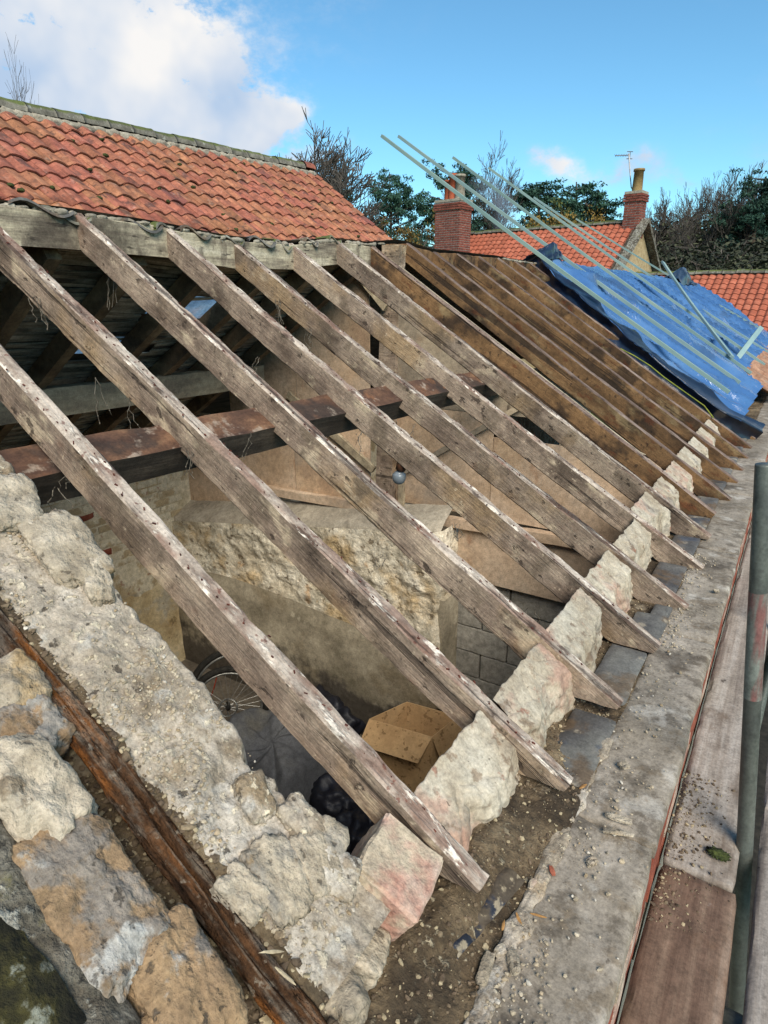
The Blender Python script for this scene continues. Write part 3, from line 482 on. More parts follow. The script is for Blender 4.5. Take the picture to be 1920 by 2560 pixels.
for k in range(nl):
    t = .03 + 3.0 * k / nl; segs = []; n = 56; r = random.Random(k); ph = r.uniform(0, 99); hw = r.uniform(.011, .02)
    runs = []; cur = []
    for j in range(n + 1):
        y = .55 + 3.62 * j / n
        if hole(y + .05 * fbm((ph, j * .3, 0), 2), t): 
            if len(cur) > 1: runs.append(cur)
            cur = []; continue
        cur.append(y)
    if len(cur) > 1: runs.append(cur)
    for run in runs:
        vs = []; fs = []
        for y in run:
            dt = .010 * fbm((y * 1.1, ph, 0), 3); dn = .008 * fbm((y * 2.1, ph, 5), 3); hh = hw * (1 + .5 * fbm((y * 2.7, ph, 9), 2)); sg = sag_at(y) * max(0, 1 - t / 3)
            for (a, b) in ((-hh, -.004), (hh, -.004), (hh * .8, .005), (-hh * .8, .005)): vs.append(fp(t + dt + a, y, .002 + dn + b) + Vector((0, 0, sg)))
        for i in range(len(run) - 1):
            for q in range(4): fs.append((i * 4 + q, i * 4 + (q + 1) % 4, (i + 1) * 4 + (q + 1) % 4, (i + 1) * 4 + q))
        o = obj('lath', vs, fs, M['lath']); under(o, far)
def cov(u, v):
    y = .45 + 16.9 * u; t = -.02 + 3.12 * v; return fp(t, y, .03 + .004 * fbm((y * 2, t * 4, 0), 2)) + Vector((0, 0, sag_at(y) * max(0, 1 - t / 3)))
vs, fs = grid(120, 40, cov); fs2 = []
for f in fs:
    c = sum((vs[q] for q in f), Vector()) / 4; t = (RID + Vector((0, c.y, 0)) - c).dot(SDF)
    if not hole(c.y, t): fs2.append(f)
o = obj('underlay', vs, fs2, M['dark_wood']); under(o, far)
def patch(u, v):
    y = 2.05 + 1.5 * u; t = .45 + 1.0 * v; return fp(t, y, .05 + .02 * fbm((y * 3, t * 3, 0), 3))
o = obj('plastic_sheet', *grid(30, 24, patch), M['skylight'], smooth=True); under(o, far); o['label'] = 'pale blue plastic sheet showing where laths have fallen away'

# ------------------------------------------------------------------ near gable wall: ragged top of rubble and mortar
gab = empty('gable_wall', (-1.5, .5, 0), 'ragged top of the rubble gable wall, lime mortar and broken stone stripped of tiles', 'wall')
INNER = .755
def bed_h(s, y):
    h = .014 * fbm((s * 3.1, y * 4, 0), 3) + .008 * (.5 - 2 * abs(fbm((s * 7, y * 8, 3), 4))) + .0045 * fbm((s * 26, y * 26, 5), 4) + .0025 * fbm((s * 70, y * 70, 1), 2)
    if y < .545: h -= .075 * min(1, (.545 - y) / .03)                # channel where the end rafter lay
    if y < .46: h += .05 * min(1, (.46 - y) / .04)
    e = INNER + .028 * fbm((s * 2.3, .7, 0), 3) + .016 * (.4 - 2 * abs(fbm((s * 8, 1.7, 0), 4))) + .006 * fbm((s * 40, .3, 0), 2)
    return h - .02, e
def bed(u, v):
    s = .28 + 2.72 * u; y0 = .17
    h, e = bed_h(s, .6); y = y0 + (e - y0) * min(1, v / .93)
    h, _ = bed_h(s, y)
    p = rp(s, y, h)
    if v > .93:
        k = (v - .93) / .07; p += Vector((0, .015 * math.sin(k * 3.1), -.5 * k * k - .03 * k))
    return p
vs, fs = grid(560, 150, bed); fm = []
for f in fs:          # brown earth lies in the channel, mortar either side
    c = vs[f[0]]; w_ = .012 * fbm((c.x * 14, c.y * 14, 2), 3); d_ = fbm((c.x * 5, c.y * 9, 6), 3)
    fm.append(1 if (.435 + w_ < c.y < .552 + w_ * 2 + .02 * max(0, d_)) else 0)
o = obj('mortar_bed', vs, fs, [M['mortar'], M['earth']], smooth=True, fm=fm); under(o, gab)
def gable_core():
    b = MB(); top = [(s, rp(s, 0, -.13)) for s in (.42, 2.98)]
    a, c = top[0][1], top[1][1]
    for y0, y1 in ((.20, .735),):
        v = [(a.x, y0, 0), (c.x, y0, 0), (c.x, y0, c.z), (a.x, y0, a.z), (a.x, y1, 0), (c.x, y1, 0), (c.x, y1, c.z), (a.x, y1, a.z),
             (-5.25, y0, 0), (-5.25, y0, 2.3), (-5.25, y1, 0), (-5.25, y1, 2.3)]
        b.add([Vector(q) for q in v], [(0, 1, 2, 3), (4, 7, 6, 5), (3, 2, 6, 7), (0, 3, 7, 4), (1, 8, 9, 2), (5, 6, 11, 10), (2, 9, 11, 6), (8, 10, 11, 9)])
    return b
under(gable_core().build('core', M['mortar']), gab)
def stone_at(u, v, du, dv, th, m, name='stone', n=0.0, p=4, amp=.14, sub=5, turn=0.0, par=gab, seed=None, fine=.03, tilt=(0, 0), fr=1.6, lab=None):
    """stone whose middle shows at picture point (u, v) on the slope, du/dv its size there in pixels along slope and across"""
    s, y = on_roof(u, v, n); s1, y1 = on_roof(u - du * .5 * .62, v - du * .5 * .78, n); s2, y2 = on_roof(u + dv * .5, v, n)
    ls = max(.02, abs(s1 - s) * 2); ly = max(.02, abs(y2 - y) * 2)
    V, F = lump((ls, ly, th), seed or (u * 1.7 + v), sub, p, amp, fr, fine, rot=rot3(tilt[0], tilt[1], turn))
    o = obj(name, V, F, m, smooth=True); o.matrix_basis = Matrix.Translation(rp(s, y, n - th * .5 + .01)) @ SLOPE.to_4x4()
    if lab: o['label'] = lab
    return under(o, par)
# outer row of stones
stone_at(40, 1700, 150, 190, .10, M['pale_stone'], n=.015, amp=.22)
stone_at(75, 1800, 170, 200, .11, M['sandstone'], n=.01, amp=.2)
stone_at(90, 1960, 300, 250, .12, M['pale_stone'], n=.03, amp=.2, turn=.1)
stone_at(230, 2230, 420, 330, .12, M['sandstone'], n=.02, p=5, amp=.14, sub=6, lab='broad orange sandstone slab with pale mortar patches')
stone_at(470, 2460, 330, 290, .12, M['sandstone'], n=.015, p=5, amp=.14, sub=6, turn=-.1)
stone_at(420, 2700, 300, 330, .12, M['sandstone'], n=.01, p=5, amp=.14)
# stones along the ragged inner edge
for (u, v, du, dv, m, amp) in [(30, 1250, 150, 130, 'pale_stone', .2), (170, 1365, 190, 150, 'pale_stone', .22), (240, 1440, 130, 70, 'pale_stone', .25),
                               (640, 1990, 110, 90, 'mortar', .2),
                               (760, 2050, 120, 90, 'mortar', .22), (828, 2090, 90, 90, 'pale_stone', .22), (790, 2150, 150, 110, 'pale_stone', .2), (700, 2190, 190, 160, 'pale_stone', .2), (610, 2230, 130, 110, 'pale_stone', .22), (845, 2180, 110, 120, 'mortar', .2)]:
    stone_at(u, v, du * 1.1, dv * 1.1, .06, M[m], n=-.012 if amp < .2 else -.006, amp=amp * .7, p=6.0, sub=5 if du > 100 else 4, turn=rng.uniform(-.4, .4), fine=.06)
stone_at(845, 2325, 300, 160, .07, M['pale_stone'], name='stone', n=-.075, p=8, amp=.05, turn=.25, tilt=(.25, .1), lab='grey wedge of cut stone lying below the broken wall end')
# verge coping at the outer edge, lichened edge and mossy back
def coping_edge(u, v):
    s = .1 + 2.9 * u; a = v
    y = .335 - .17 * a + .012 * fbm((s * 4, 0, 2), 3) * (1 - a)
    h = -.01 + .035 * min(1, a * 5) ** .6 + .008 * fbm((s * 8, y * 9, 1), 4) + .006 * fbm((s * 30, y * 30, 1), 3)
    return rp(s, y, h)
vs, fs = grid(260, 40, coping_edge); o = obj('verge_coping', vs, fs, M['lichen'], smooth=True); under(o, gab); o['label'] = 'grey lichened edge of the verge coping'
def coping_moss(u, v):
    s = .1 + 2.9 * u; y = .272 - .32 * v + .02 * fbm((s * 6, 3, 0), 4) * (1 - v); h = .024 + .02 * min(1, v * 9) + .016 * fbm((s * 9, y * 12, 7), 4) - .03 * v
    return rp(s, y, h)
vs, fs = grid(240, 60, coping_moss); o = obj('moss', vs, fs, M['moss'], smooth=True); under(o, gab); o['label'] = 'dark green moss on the verge coping'
def on_bed(r):
    s = r.uniform(.33, 2.6); y = r.uniform(.55, .75); 
    if fbm((s * 4, y * 7, 11), 3) < .05 and r.random() < .85: return None
    return rp(s, y, bed_h(s, y)[0] + .002)
crumbs('rubble', None, M['pebble'], 7500, on_bed, .0008, .0058, 3); under(bpy.data.objects['rubble'], gab)
def on_channel(r):
    s = r.uniform(.25, 2.4); y = r.uniform(.44, .56); return rp(s, y, bed_h(s, y)[0] + .003)
under(crumbs('earth_crumbs', None, M['pebble_dark'], 3000, on_channel, .002, .011, 4), gab)
# rotted rafter still lying in its channel
def rotten():
    vs = []; fs = []; n = 320; K = 40
    for i in range(n + 1):
        t = i / n; s = .12 + 2.6 * t
        yc = .506 + .008 * fbm((s * 1.7, 2, 0), 3) + .012 * math.sin(s * 2.2); nc = -.035 + .012 * fbm((s * 2.1, 6, 0), 3)
        for k in range(K):
            a = 2 * math.pi * k / K; q = (abs(math.cos(a)) ** 3.5 + abs(math.sin(a)) ** 3.5) ** (-1 / 3.5)
            r1 = .0255 * q * (1 + .28 * fbm((s * 3.2, math.cos(a) * .9, math.sin(a) * .9 + 4), 4) + .16 * fbm((s * 2.0, math.cos(a) * 4, math.sin(a) * 4), 4))
            groove = .018 * max(0, 1 - ((math.cos(a) - .15 - .35 * fbm((s * 1.3, 0, 9), 2)) / .28) ** 2) * (1 if math.sin(a) > 0 else 0) * (.6 + fbm((s * 2.5, 3, 3), 2))
            r1 += .0055 * fbm((s * 2.2, k * 1.9, 3), 3) + .0035 * fbm((s * 14, k * 1.3, 8), 4); vs.append(rp(s, yc + r1 * math.cos(a) * 1.0, nc + r1 * math.sin(a) * .95 - groove * 1.4))
    for i in range(n):
        for k in range(K): fs.append((i * K + k, i * K + (k + 1) % K, (i + 1) * K + (k + 1) % K, (i + 1) * K + k))
    fs += [tuple(range(K - 1, -1, -1)), tuple(n * K + k for k in range(K))]
    V = [SLOPE.inverted() @ (v - rp(.12, .5, 0)) for v in vs]
    o = obj('rotten_rafter', V, fs, M['rot'], smooth=True); o.matrix_basis = Matrix.Translation(rp(.12, .5, 0)) @ SLOPE.to_4x4(); return o
tag(rotten(), 'rotten brown rafter crumbling in its channel along the top of the rubble gable wall', 'timber')

# ------------------------------------------------------------------ eaves wall
eav = empty('eaves_wall', (-.3, 4, 0), 'low eaves wall with plaster beam filling between the rafter feet and grey coping slabs', 'wall')
b = MB(); b.box((-.328, 9.6, 1.13), (.43, 19.2, 2.26)); under(b.build('wall_core', M['flaunch']), eav)
def eaves_bed(u, v, y0=.22, y1=2.6):
    y = y0 + (y1 - y0) * u; x = -.575 + .30 * v
    h = 2.375 + .012 * fbm((x * 9, y * 6, 0), 4) + .005 * fbm((x * 40, y * 40, 3), 3)
    k = max(0, min(1, (1.75 - y) / .5)); h += k * .062 * math.exp(-((x + .45) / .09) ** 2) 
    h += .03 * math.exp(-((x + .335) / .06) ** 2 - ((y - 1.33) / .13) ** 2) + .03 * math.exp(-((x + .40) / .06) ** 2 - ((y - .93) / .13) ** 2)
    if v < .03: h -= .25
    return Vector((x, y, h))
o = obj('mortar_dirt', *grid(300, 70, eaves_bed), M['earth'], smooth=True); under(o, eav)
o = obj('mortar_dirt', *grid(260, 30, lambda u, v: eaves_bed(u, v, 2.6, 19.0)), M['earth'], smooth=True); under(o, eav)
def on_eaves(r):
    y = .25 + 2.6 * r.random(); x = r.uniform(-.56, -.285); return eaves_bed((y - .22) / 2.38, (x + .575) / .30) + Vector((0, 0, .002))
under(crumbs('eaves_rubble', None, M['pebble_dark'], 4200, on_eaves, .0014, .0065, 8), eav)
def on_cop(r):
    y = .2 + 3.2 * r.random() ** 1.3; x = -.285 + abs(r.gauss(0, .07))
    if x > -.09 or fbm((x * 6, y * 2.5, 2), 3) < .0 and r.random() < .8: return None
    return Vector((x, y, 2.389))
under(crumbs('coping_rubble', None, M['pebble'], 2600, on_cop, .0012, .006, 9), eav)
# coping slabs along the outer edge
def slab(name, c, d, m, par, seed, amp=.004, nx=10, ny=40, nz=3, ch=.006):
    """box with uneven worn faces"""
    bm = bmesh.new(); V = []; F = []
    def face(o, a, b_, na, nb):
        k = len(V)
        for i in range(na + 1):
            for j in range(nb + 1): V.append(Vector(o) + Vector(a) * (i / na) + Vector(b_) * (j / nb))
        for i in range(na):
            for j in range(nb): F.append((k + i * (nb + 1) + j, k + (i + 1) * (nb + 1) + j, k + (i + 1) * (nb + 1) + j + 1, k + i * (nb + 1) + j + 1))
    x, y, z = d[0] / 2, d[1] / 2, d[2] / 2
    face((-x, -y, z), (2 * x, 0, 0), (0, 2 * y, 0), nx, ny); face((-x, -y, -z), (0, 2 * y, 0), (2 * x, 0, 0), ny, nx)
    face((x, -y, -z), (0, 2 * y, 0), (0, 0, 2 * z), ny, nz); face((-x, -y, -z), (0, 0, 2 * z), (0, 2 * y, 0), nz, ny)
    face((-x, -y, -z), (2 * x, 0, 0), (0, 0, 2 * z), nx, nz); face((-x, y, -z), (0, 0, 2 * z), (2 * x, 0, 0), nz, nx)
    o = []
    for v in V:
        e = [abs(abs(v.x) - x) < 1e-6, abs(abs(v.y) - y) < 1e-6, abs(abs(v.z) - z) < 1e-6]
        p = v.copy()
        if sum(e) >= 2:
            for ax in range(3):
                if e[ax]: p[ax] -= math.copysign(ch * (.5 + .9 * abs(fbm(v * 9 + Vector((seed, 0, 0)), 3))), v[ax])
        q = fbm(v * 7 + Vector((seed, seed, 0)), 4) * amp
        o.append(p + Vector((q, q * .3, q)))
    ob = obj(name, o, F, m); ob.location = c
    bm.from_mesh(ob.data); bmesh.ops.remove_doubles(bm, verts=bm.verts, dist=.0006); bm.to_mesh(ob.data); bm.free()
    ob.data.shade_smooth()
    ob.data.set_sharp_from_angle(angle=R(38))
    if par: under(ob, par)
    return ob
yy = -.45
for k, ln in enumerate([1.79, 1.12, 1.05, 1.2, 1.1, 1.25, 1.1, 1.3, 1.2, 1.2, 1.3, 1.2, 1.2]):
    if yy > 17: break
    slab('coping_slab', (-.187 + rng.uniform(-.003, .003), yy + ln / 2, 2.358 + rng.uniform(-.003, .003)), (.20, ln - .008, .052), M['concrete'], eav, k * 3.7, amp=.005, nx=14, ny=int(ln * 40)); yy += ln
for k in range(70):           # brick course showing under the coping
    y = -.3 + k * .235
    if y > 16.6: break
    for q in range(3): slab('brick', (-.1905, y + (.11 if q % 2 else 0), 2.295 - .072 * q + rng.uniform(-.002, .002)), (.212, .222, .062), M['brick'] if (k + q) % 3 else M['redblock'], eav, k * 1.3 + q, amp=.003, nx=2, ny=4, nz=2, ch=.004)
# boards / slates of the wall plate, one in each bay, and the beam filling above them
for i in range(len(YS) - 1):
    y0 = YS[i] + .06; y1 = YS[i + 1]
    if i >= 1:
        z = 2.388 if i > 1 else 2.384
        if i == 3:
            slab('wall_plate', (-.325, (y0 + y1) / 2 - .06, z), (.125, (y1 - y0) * .62, .02), M['slate'], eav, i * 5.1, amp=.003, nx=6, ny=12)
            slab('wall_plate', (-.30, y1 - .09, z + .004), (.07, .12, .02), M['slate'], eav, i * 7.1, amp=.003, nx=6, ny=8)
        else: slab('wall_plate', (-.345, (y0 + y1) / 2, z), (.13, y1 - y0 - .03, .02), M['slate'], eav, i * 5.1, amp=.003, nx=8, ny=20)
def beamfill(y0, y1, seed, m, s_in=.425, s_out=.20, drop=.03):
    """mortar and stone packed between two rafters: straight inner edge, crumbled outer side"""
    nu, nv = 64, 56; W_ = y1 - y0
    def f(u, v):
        y = y0 + W_ * u
        if v < .12:                      # inner face
            return Vector((rp(s_in, y, -.022).x - .004 * fbm((y * 9, v * 5, seed), 2), y, 2.1 + (rp(s_in, y, -.022).z - 2.1) * (v / .12)))
        k = (v - .12) / .88
        s = s_in - (s_in - s_out) * min(1, k / .62) * (1 + .30 * fbm((y * 7, seed, 2), 3)) + .008 * fbm((y * 16, seed * 2.0, k * 2), 3)
        dv_, pv = noise.voronoi(Vector((y * 13 + .25 * fbm((y * 9, k * 5, 2), 2), k * 2.6, seed)))[:2]; cr_ = noise.cell(pv[0] * 7.7)
        n = -.022 - drop * .15 * max(0, cr_ - .35) * min(1, k * 3 + .15) - .010 * k + .0025 * fbm((y * 14, k * 5, seed), 3) + .0012 * fbm((y * 60, k * 30, seed), 2) - .005 * max(0, .10 - (dv_[1] - dv_[0])) / .10 * min(1, k * 3)
        p = rp(s, y, n)
        if k > .62:                      # crumbled fall to the plate
            q = (k - .62) / .38; p.z += (2.375 - p.z) * (q ** .9); p.x += .024 * math.sin(q * 1.6) + .010 * fbm((y * 13, q * 5, seed + 5), 4); p.y += .006 * fbm((y * 12, q * 5, seed + 15), 3)
        e = min(u, 1 - u) * W_
        if e < .015: p.z -= (.015 - e) * .5 * max(0, fbm((p.x * 12, seed, u), 2) + .3)
        return p
    vs, fs = grid(nu, nv, f); o = obj('beam_filling', vs, fs, m, smooth=True); under(o, eav); return o
for i in range(len(YS) - 1):
    far_ = i >= 6
    beamfill(YS[i] + .064, YS[i + 1] - .004, i * 3.3 + 1, M['plasterblock'], s_in=.385 + (.04 if i >= 5 else 0) + rng.uniform(-.008, .008), s_out=.255 + rng.uniform(-.015, .015) + (.03 if i > 3 else 0), drop=.04)
# tilted brick-red block in the first bay, beside the broken gable end
o = slab('brick_block', (0, 0, 0), (.15, .155, .16), M['redblock'], None, 5.5, amp=.012, nx=24, ny=24, nz=24, ch=.006)
s_, y_ = on_roof(1000, 2165, -.01); o.matrix_basis = Matrix.Translation(rp(s_, y_, -.08)) @ (SLOPE @ rot3(.05, .05, .12)).to_4x4(); under(o, eav); o['label'] = 'pinkish plastered brick block beside the broken gable end'
# black-blue felt strip poking out of the dirt
def felt(u, v):
    a = hit(930, 2600, 2, 2.40).lerp(hit(1290, 2190, 2, 2.405), u); x = a.x - .015 + (.075 * (v - .5)); z = 2.404 + .012 * math.sin(v * 3.1) + .008 * fbm((u * 9, v * 3, 0), 3)
    return Vector((x, a.y, z))
o = obj('felt_strip', *grid(60, 14, felt), M['felt'], smooth=True); under(o, eav)
def kerb(u, v):
    y = .62 + 1.05 * u; a = v * math.pi; rr = .010 * (1 + .9 * fbm((y * 12, 0, 0), 4)); x = -.288 + .010 * fbm((y * 7, 4, 0), 4)
    return Vector((x - rr * 1.9 * math.cos(a), y + .004 * fbm((y * 30, a, 2), 2), 2.383 + rr * (.7 + .6 * fbm((y * 40, a * 2, 5), 3)) * math.sin(a)))
o = obj('mortar_fillet', *grid(120, 12, kerb), M['mortar'], smooth=True); under(o, eav)
# loose mortar chips and splinters lying on the coping
for k, (u, v, l_, w_, m, an, nm) in enumerate([(1213, 2425, .075, .022, 'pale_stone', 1.1, 'chip'), (1284, 2408, .05, .022, 'pale_stone', 1.5, 'chip'), (1545, 2048, .07, .02, 'pale_stone', -.5, 'chip'), (1545, 2083, .075, .016, 'pale_stone', -.2, 'chip'),
                                         (1559, 1916, .03, .028, 'pale_stone', .2, 'chip'), (1457, 1968, .045, .018, 'splinter', .6, 'splinter'), (1380, 2178, .03, .010, 'brick', 1.6, 'chip'), (1296, 2297, .04, .014, 'splinter', 1.8, 'splinter'), (1258, 2315, .04, .012, 'splinter', 1.2, 'splinter'), (1330, 2210, .03, .014, 'redblock', 1.0, 'chip'),
                                         (1480, 2155, .03, .02, 'mortar', .5, 'chip'), (1250, 2380, .03, .02, 'mortar', .5, 'chip'), (1790, 1478, .03, .022, 'pale_stone', .5, 'chip'), (1345, 2290, .05, .012, 'splinter', -.3, 'splinter')]):
    p = hit(u, v, 2, 2.392); V, F = lump((l_ * .9, w_, w_ * .5) if nm == 'chip' else (l_ * .7, w_ * .5, .004), k * 2.7 + 1, 2, 5 if nm == 'chip' else 1.7, .35, 2.2, .1)
    o = obj('mortar_chip' if nm == 'chip' else 'wood_splinter', V, F, M[m], smooth=False); o.location = p + Vector((0, 0, w_ * .15)); o.rotation_euler = (0, 0, an + YAW)
    tag(o, 'small broken mortar chip lying loose on the coping slabs' if nm == 'chip' else 'small orange splinter of wood lying on the coping slabs', 'mortar chip' if nm == 'chip' else 'splinter', 'mortar chips on the coping' if nm == 'chip' else 'splinters on the coping')
b, F = lump((.09, .075, .07), 9.2, 4, 3.2, .2); o = obj('loose_stone', b, F, M['pale_stone'], smooth=True); s_, y_ = on_roof(845, 2505, -.06); o.location = rp(s_, y_, -.05); tag(o, 'grey fist sized stone lying loose in the dirt below the rotten rafter', 'stone')
for k, (u, v, a) in enumerate([(712, 2440, .3), (680, 2380, .9)]):
    V, F = lump((.05, .006, .003), k * 5.5 + 1, 2, 1.6, .4); o = obj('wood_splinter', V, F, M['pale_wood'], smooth=False); s_, y_ = on_roof(u, v, .01); o.matrix_basis = Matrix.Translation(rp(s_, y_, .012)) @ (SLOPE @ rot3(0, -.25, a)).to_4x4(); tag(o, 'pale fresh splinter of wood standing on the rotten rafter', 'splinter', 'splinters on the rotten rafter')

# ------------------------------------------------------------------ scaffold
def sboard(y0, y1, x0, x1, z, m, lab, seed):
    o = slab('scaffold_board', ((x0 + x1) / 2, (y0 + y1) / 2, z - .019), (x1 - x0, y1 - y0, .038), m, None, seed, amp=.002, nx=12, ny=80, ch=.008)
    tag(o, lab, 'scaffold board', 'scaffold boards'); return o
sboard(-1.2, 1.50, -.079, .104, 2.20, M['sboard_brown'], 'brown stained scaffold board with a chipped corner, end to end with a grey one', 1)
sboard(1.512, 4.4, -.079, .096, 2.198, M['sboard'], 'pale grey scaffold board along the outside of the coping slabs', 2)
sboard(4.41, 8.2, -.079, .10, 2.199, M['sboard'], 'farther grey scaffold board beside the blue tarpaulin end of the wall', 5)
sboard(-1.2, 1.86, .140, .365, 2.20, M['sboard'], 'outer pale grey scaffold board beyond the steel tube, short run', 3)
sboard(1.868, 5.2, .140, .365, 2.20, M['sboard'], 'outer pale grey scaffold board beyond the steel tube, long run', 4)
pb = hit(1856, 2225, 2, 2.05); pt = hit(1912, 1160, 1, pb.y); ax = (pt - pb).normalized()
t = empty('scaffold_tube', pb, 'leaning galvanised scaffold tube with a worn red paint band, rising beside the scaffold boards', 'scaffold tube')
b = MB(); b.tube([pb - ax * 2.2, pt - ax * .004, pt], [.0205, .0205, .0200], 28); under(b.build('tube', M['galv'], smooth=True), t)
q0 = pb.lerp(pt, .50); q1 = pb.lerp(pt, .74); b = MB(); b.tube([q0, q1], .0209, 24, cap=False); 
ob = b.build('paint_band', M['redpaint'], smooth=True); ob['label'] = 'worn red paint band'
keep = [p.index for p in ob.data.polygons if fbm(p.center * 30, 2) > -2]
under(ob, t)
o = MB(); o.tube([(.128, 3.1, .1), (.128, 3.1, 2.5)], .021, 20); o = o.build('scaffold_tube', M['galv'], smooth=True); tag(o, 'short upright scaffold tube standing behind the leaning one between the boards', 'scaffold tube')
o = MB(); o.tube([(-.06, 1.20, 2.135), (.6, 1.20, 2.135)], .024, 20); o = o.build('scaffold_tube', M['galv'], smooth=True); tag(o, 'horizontal scaffold tube under the boards, seen in the gap between them', 'scaffold tube')
V, F = lump((.05, .035, .008), 4.4, 4, 2.2, .5, 4.5, .3); o = obj('moss_clump', V, F, M['moss_tuft'], smooth=True); o.location = hit(1795, 2140, 2, 2.2) + Vector((0, 0, .008)); tag(o, 'small green moss clump on the grey scaffold board by the tube', 'moss')
def on_sb(r):
    y = r.uniform(1.3, 1.9); x = -.08 + abs(r.gauss(0, .06)); return Vector((x, y, 2.20)) if x < .1 and not (1.49 < y < 1.52) else None
tag(crumbs('board_rubble', None, M['pebble_dark'], 700, on_sb, .001, .006, 12), label='crumbs of mortar swept against the wall on the boards')
# --TAIL--

# ------------------------------------------------------------------ inside: partition, walls, blocks
PY = 4.10
def under_roof(x): return 3.985 - abs(x + 2.71) * .6386 - .005
part = empty('partition', (-2.7, PY, 2), 'boarded gable partition of stained brown hardboard panels on a timber post and rail', 'partition')
def panel(x0, x1, z0, z1, m, y=PY, seed=0, name='panel', skew=0.0, lab=None):
    n = 14; top = []; bot = []
    for i in range(n + 1):
        x = x0 + (x1 - x0) * i / n; top.append((x, min(z1 + skew * (x - x0), under_roof(x)))); bot.append((x, z0))
    V = []; F = []
    for yy_ in (y, y + .012):
        for (x, z) in bot: V.append(Vector((x, yy_ + .004 * fbm((x, z, seed), 2), z)))
        for (x, z) in top: V.append(Vector((x, yy_ + .008 * fbm((x, z, seed), 2), max(z, z0 + .002))))
    k = n + 1; q = 2 * k
    for i in range(n):
        F.append((i, i + 1, k + i + 1, k + i)); F.append((q + i + 1, q + i, q + k + i, q + k + i + 1))
        F.append((k + i, k + i + 1, q + k + i + 1, q + k + i)); F.append((i + 1, i, q + i, q + i + 1))
    F.append((0, k, q + k, q)); F.append((n, q + n, q + k + n, k + n))
    o = obj(name, V, F, m); under(o, part)
    if lab: o['label'] = lab
    return o
for (x0, x1, z0, z1, m) in [(-2.58, -1.72, 2.10, 2.86, 'panel'), (-1.715, -.60, 2.10, 2.70, 'panel'), (-2.58, -1.25, 2.865, 4.2, 'panel_grey'), (-2.765 - .79, -2.765, 2.02, 2.80, 'panel'), (-4.3, -3.565, 2.0, 2.62, 'panel'), (-5.1, -4.31, 1.6, 2.6, 'panel'),
                            (-3.5, -2.765, 2.81, 4.2, 'panel'), (-4.3, -3.51, 2.63, 4.0, 'panel'), (-1.245, -.7, 2.705, 4.0, 'panel_grey')]:
    panel(x0, x1, z0, z1, M[m], seed=x0 * 7)
panel(-1.96, -.57, 1.575, 2.03, M['panel'], y=PY + .0, seed=3, lab='low stained panel hanging over the concrete blocks')
kx0, kx1 = hit(942, 960, 1, PY - .06).x, hit(983, 960, 1, PY - .06).x
beam('king_post', ((kx0 + kx1) / 2, PY - .04, 2.06), ((kx0 + kx1) / 2, PY + .06, 3.99), (1, 0, 0), (0, 1, 0), kx1 - kx0, .1, M['raft_side'], part, amp=.006)
beam('rail', (-4.3, PY - .03, 1.96), (-.58, PY - .03, 2.07), (0, 1, 0), (0, 0, 1), .06, .07, M['panel'], part, amp=.006, seed=4)
a = hit(720, 985, 1, PY - .03); c = hit(935, 1175, 1, PY - .03); beam('brace', a, c, (0, 1, 0), (.6, 0, .8), .03, .06, M['pale_wood'], part, nseg=20)
a = hit(880, 665, 1, PY - .05); c = hit(965, 770, 1, PY - .05); beam('brace', a, c, (0, 1, 0), (.6, 0, .8), .03, .05, M['pale_wood'], part, nseg=20)
a = hit(1330, 1000, 1, PY - .03); c = hit(1010, 1180, 1, PY - .03); beam('brace', a, c, (0, 1, 0), (.4, 0, .9), .03, .07, M['panel_grey'], part, nseg=20)
beam('stud', ((kx0 + kx1) / 2 + .13, PY - .02, 1.95), ((kx0 + kx1) / 2 + .13, PY - .02, 2.35), (1, 0, 0), (0, 1, 0), .045, .03, M['pale_wood'], part, nseg=12)

st = empty('stone_wall', (-3.4, 3.9, 0), 'whitewashed rubble wall with a grey cement ledge and damp stained foot, below the boarded partition', 'wall')
def ztop(x): return 1.56 + (x + 4.95) / 2.95 * .47
FY = 3.84
def sw(u, v):
    # u along x then round the right corner; v from the damp line to the ledge
    L1, L2 = 3.0, .30; d = u * (L1 + L2); z0 = 1.0 + .06 * math.sin(u * 5); x = -4.98 + min(d, L1)
    zt = ztop(x) - .02; z = z0 + (zt - z0) * v
    dd = .035 * fbm((x * 2.4, z * 2.6, 3), 4) + .018 * fbm((x * 7, z * 9, 1), 4); vd = noise.voronoi(Vector((x * 4.2, z * 6.0, .4)))[0]
    dd += .035 * max(0, .45 - vd[0]); k = min(1, min(v, 1 - v) * 7)
    dd *= k
    if d <= L1 - .06: return Vector((x, FY - dd, z))
    a = min(1, (d - (L1 - .06)) / .12) * math.pi / 2
    return Vector((-4.98 + L1 - .06 + .06 * math.sin(a) + dd * math.sin(a), FY + .06 - .06 * math.cos(a) - dd * math.cos(a) + max(0, d - L1 - .06), z))
o = obj('rubble_face', *grid(210, 70, sw), M['stonewall'], smooth=True); under(o, st)
def ledge(u, v):
    x = -4.98 + 2.985 * u; z = ztop(x) + .02 * fbm((x * 3, v, 0), 3) + .13 * v ** .8 - .05 * max(0, u - .93) / .07 * (1 - v); y = FY + .01 + .27 * v + .02 * fbm((x * 2.5, 5, 0), 3) * (1 - v)
    return Vector((x, y, z - (.06 if v < .02 else 0)))
o = obj('cement_ledge', *grid(120, 22, ledge), M['ledge'], smooth=True); under(o, st)
def damp(u, v):
    x = -4.98 + 3.04 * u; z = 1.06 * v + .06 * math.sin(u * 5) * v; return Vector((x, FY - .02 - .015 * fbm((x * 2, z * 2, 0), 3) - .03 * min(1, (1 - v) * 8), z))
o = obj('damp_render', *grid(80, 40, damp), M['dampwall'], smooth=True); under(o, st)
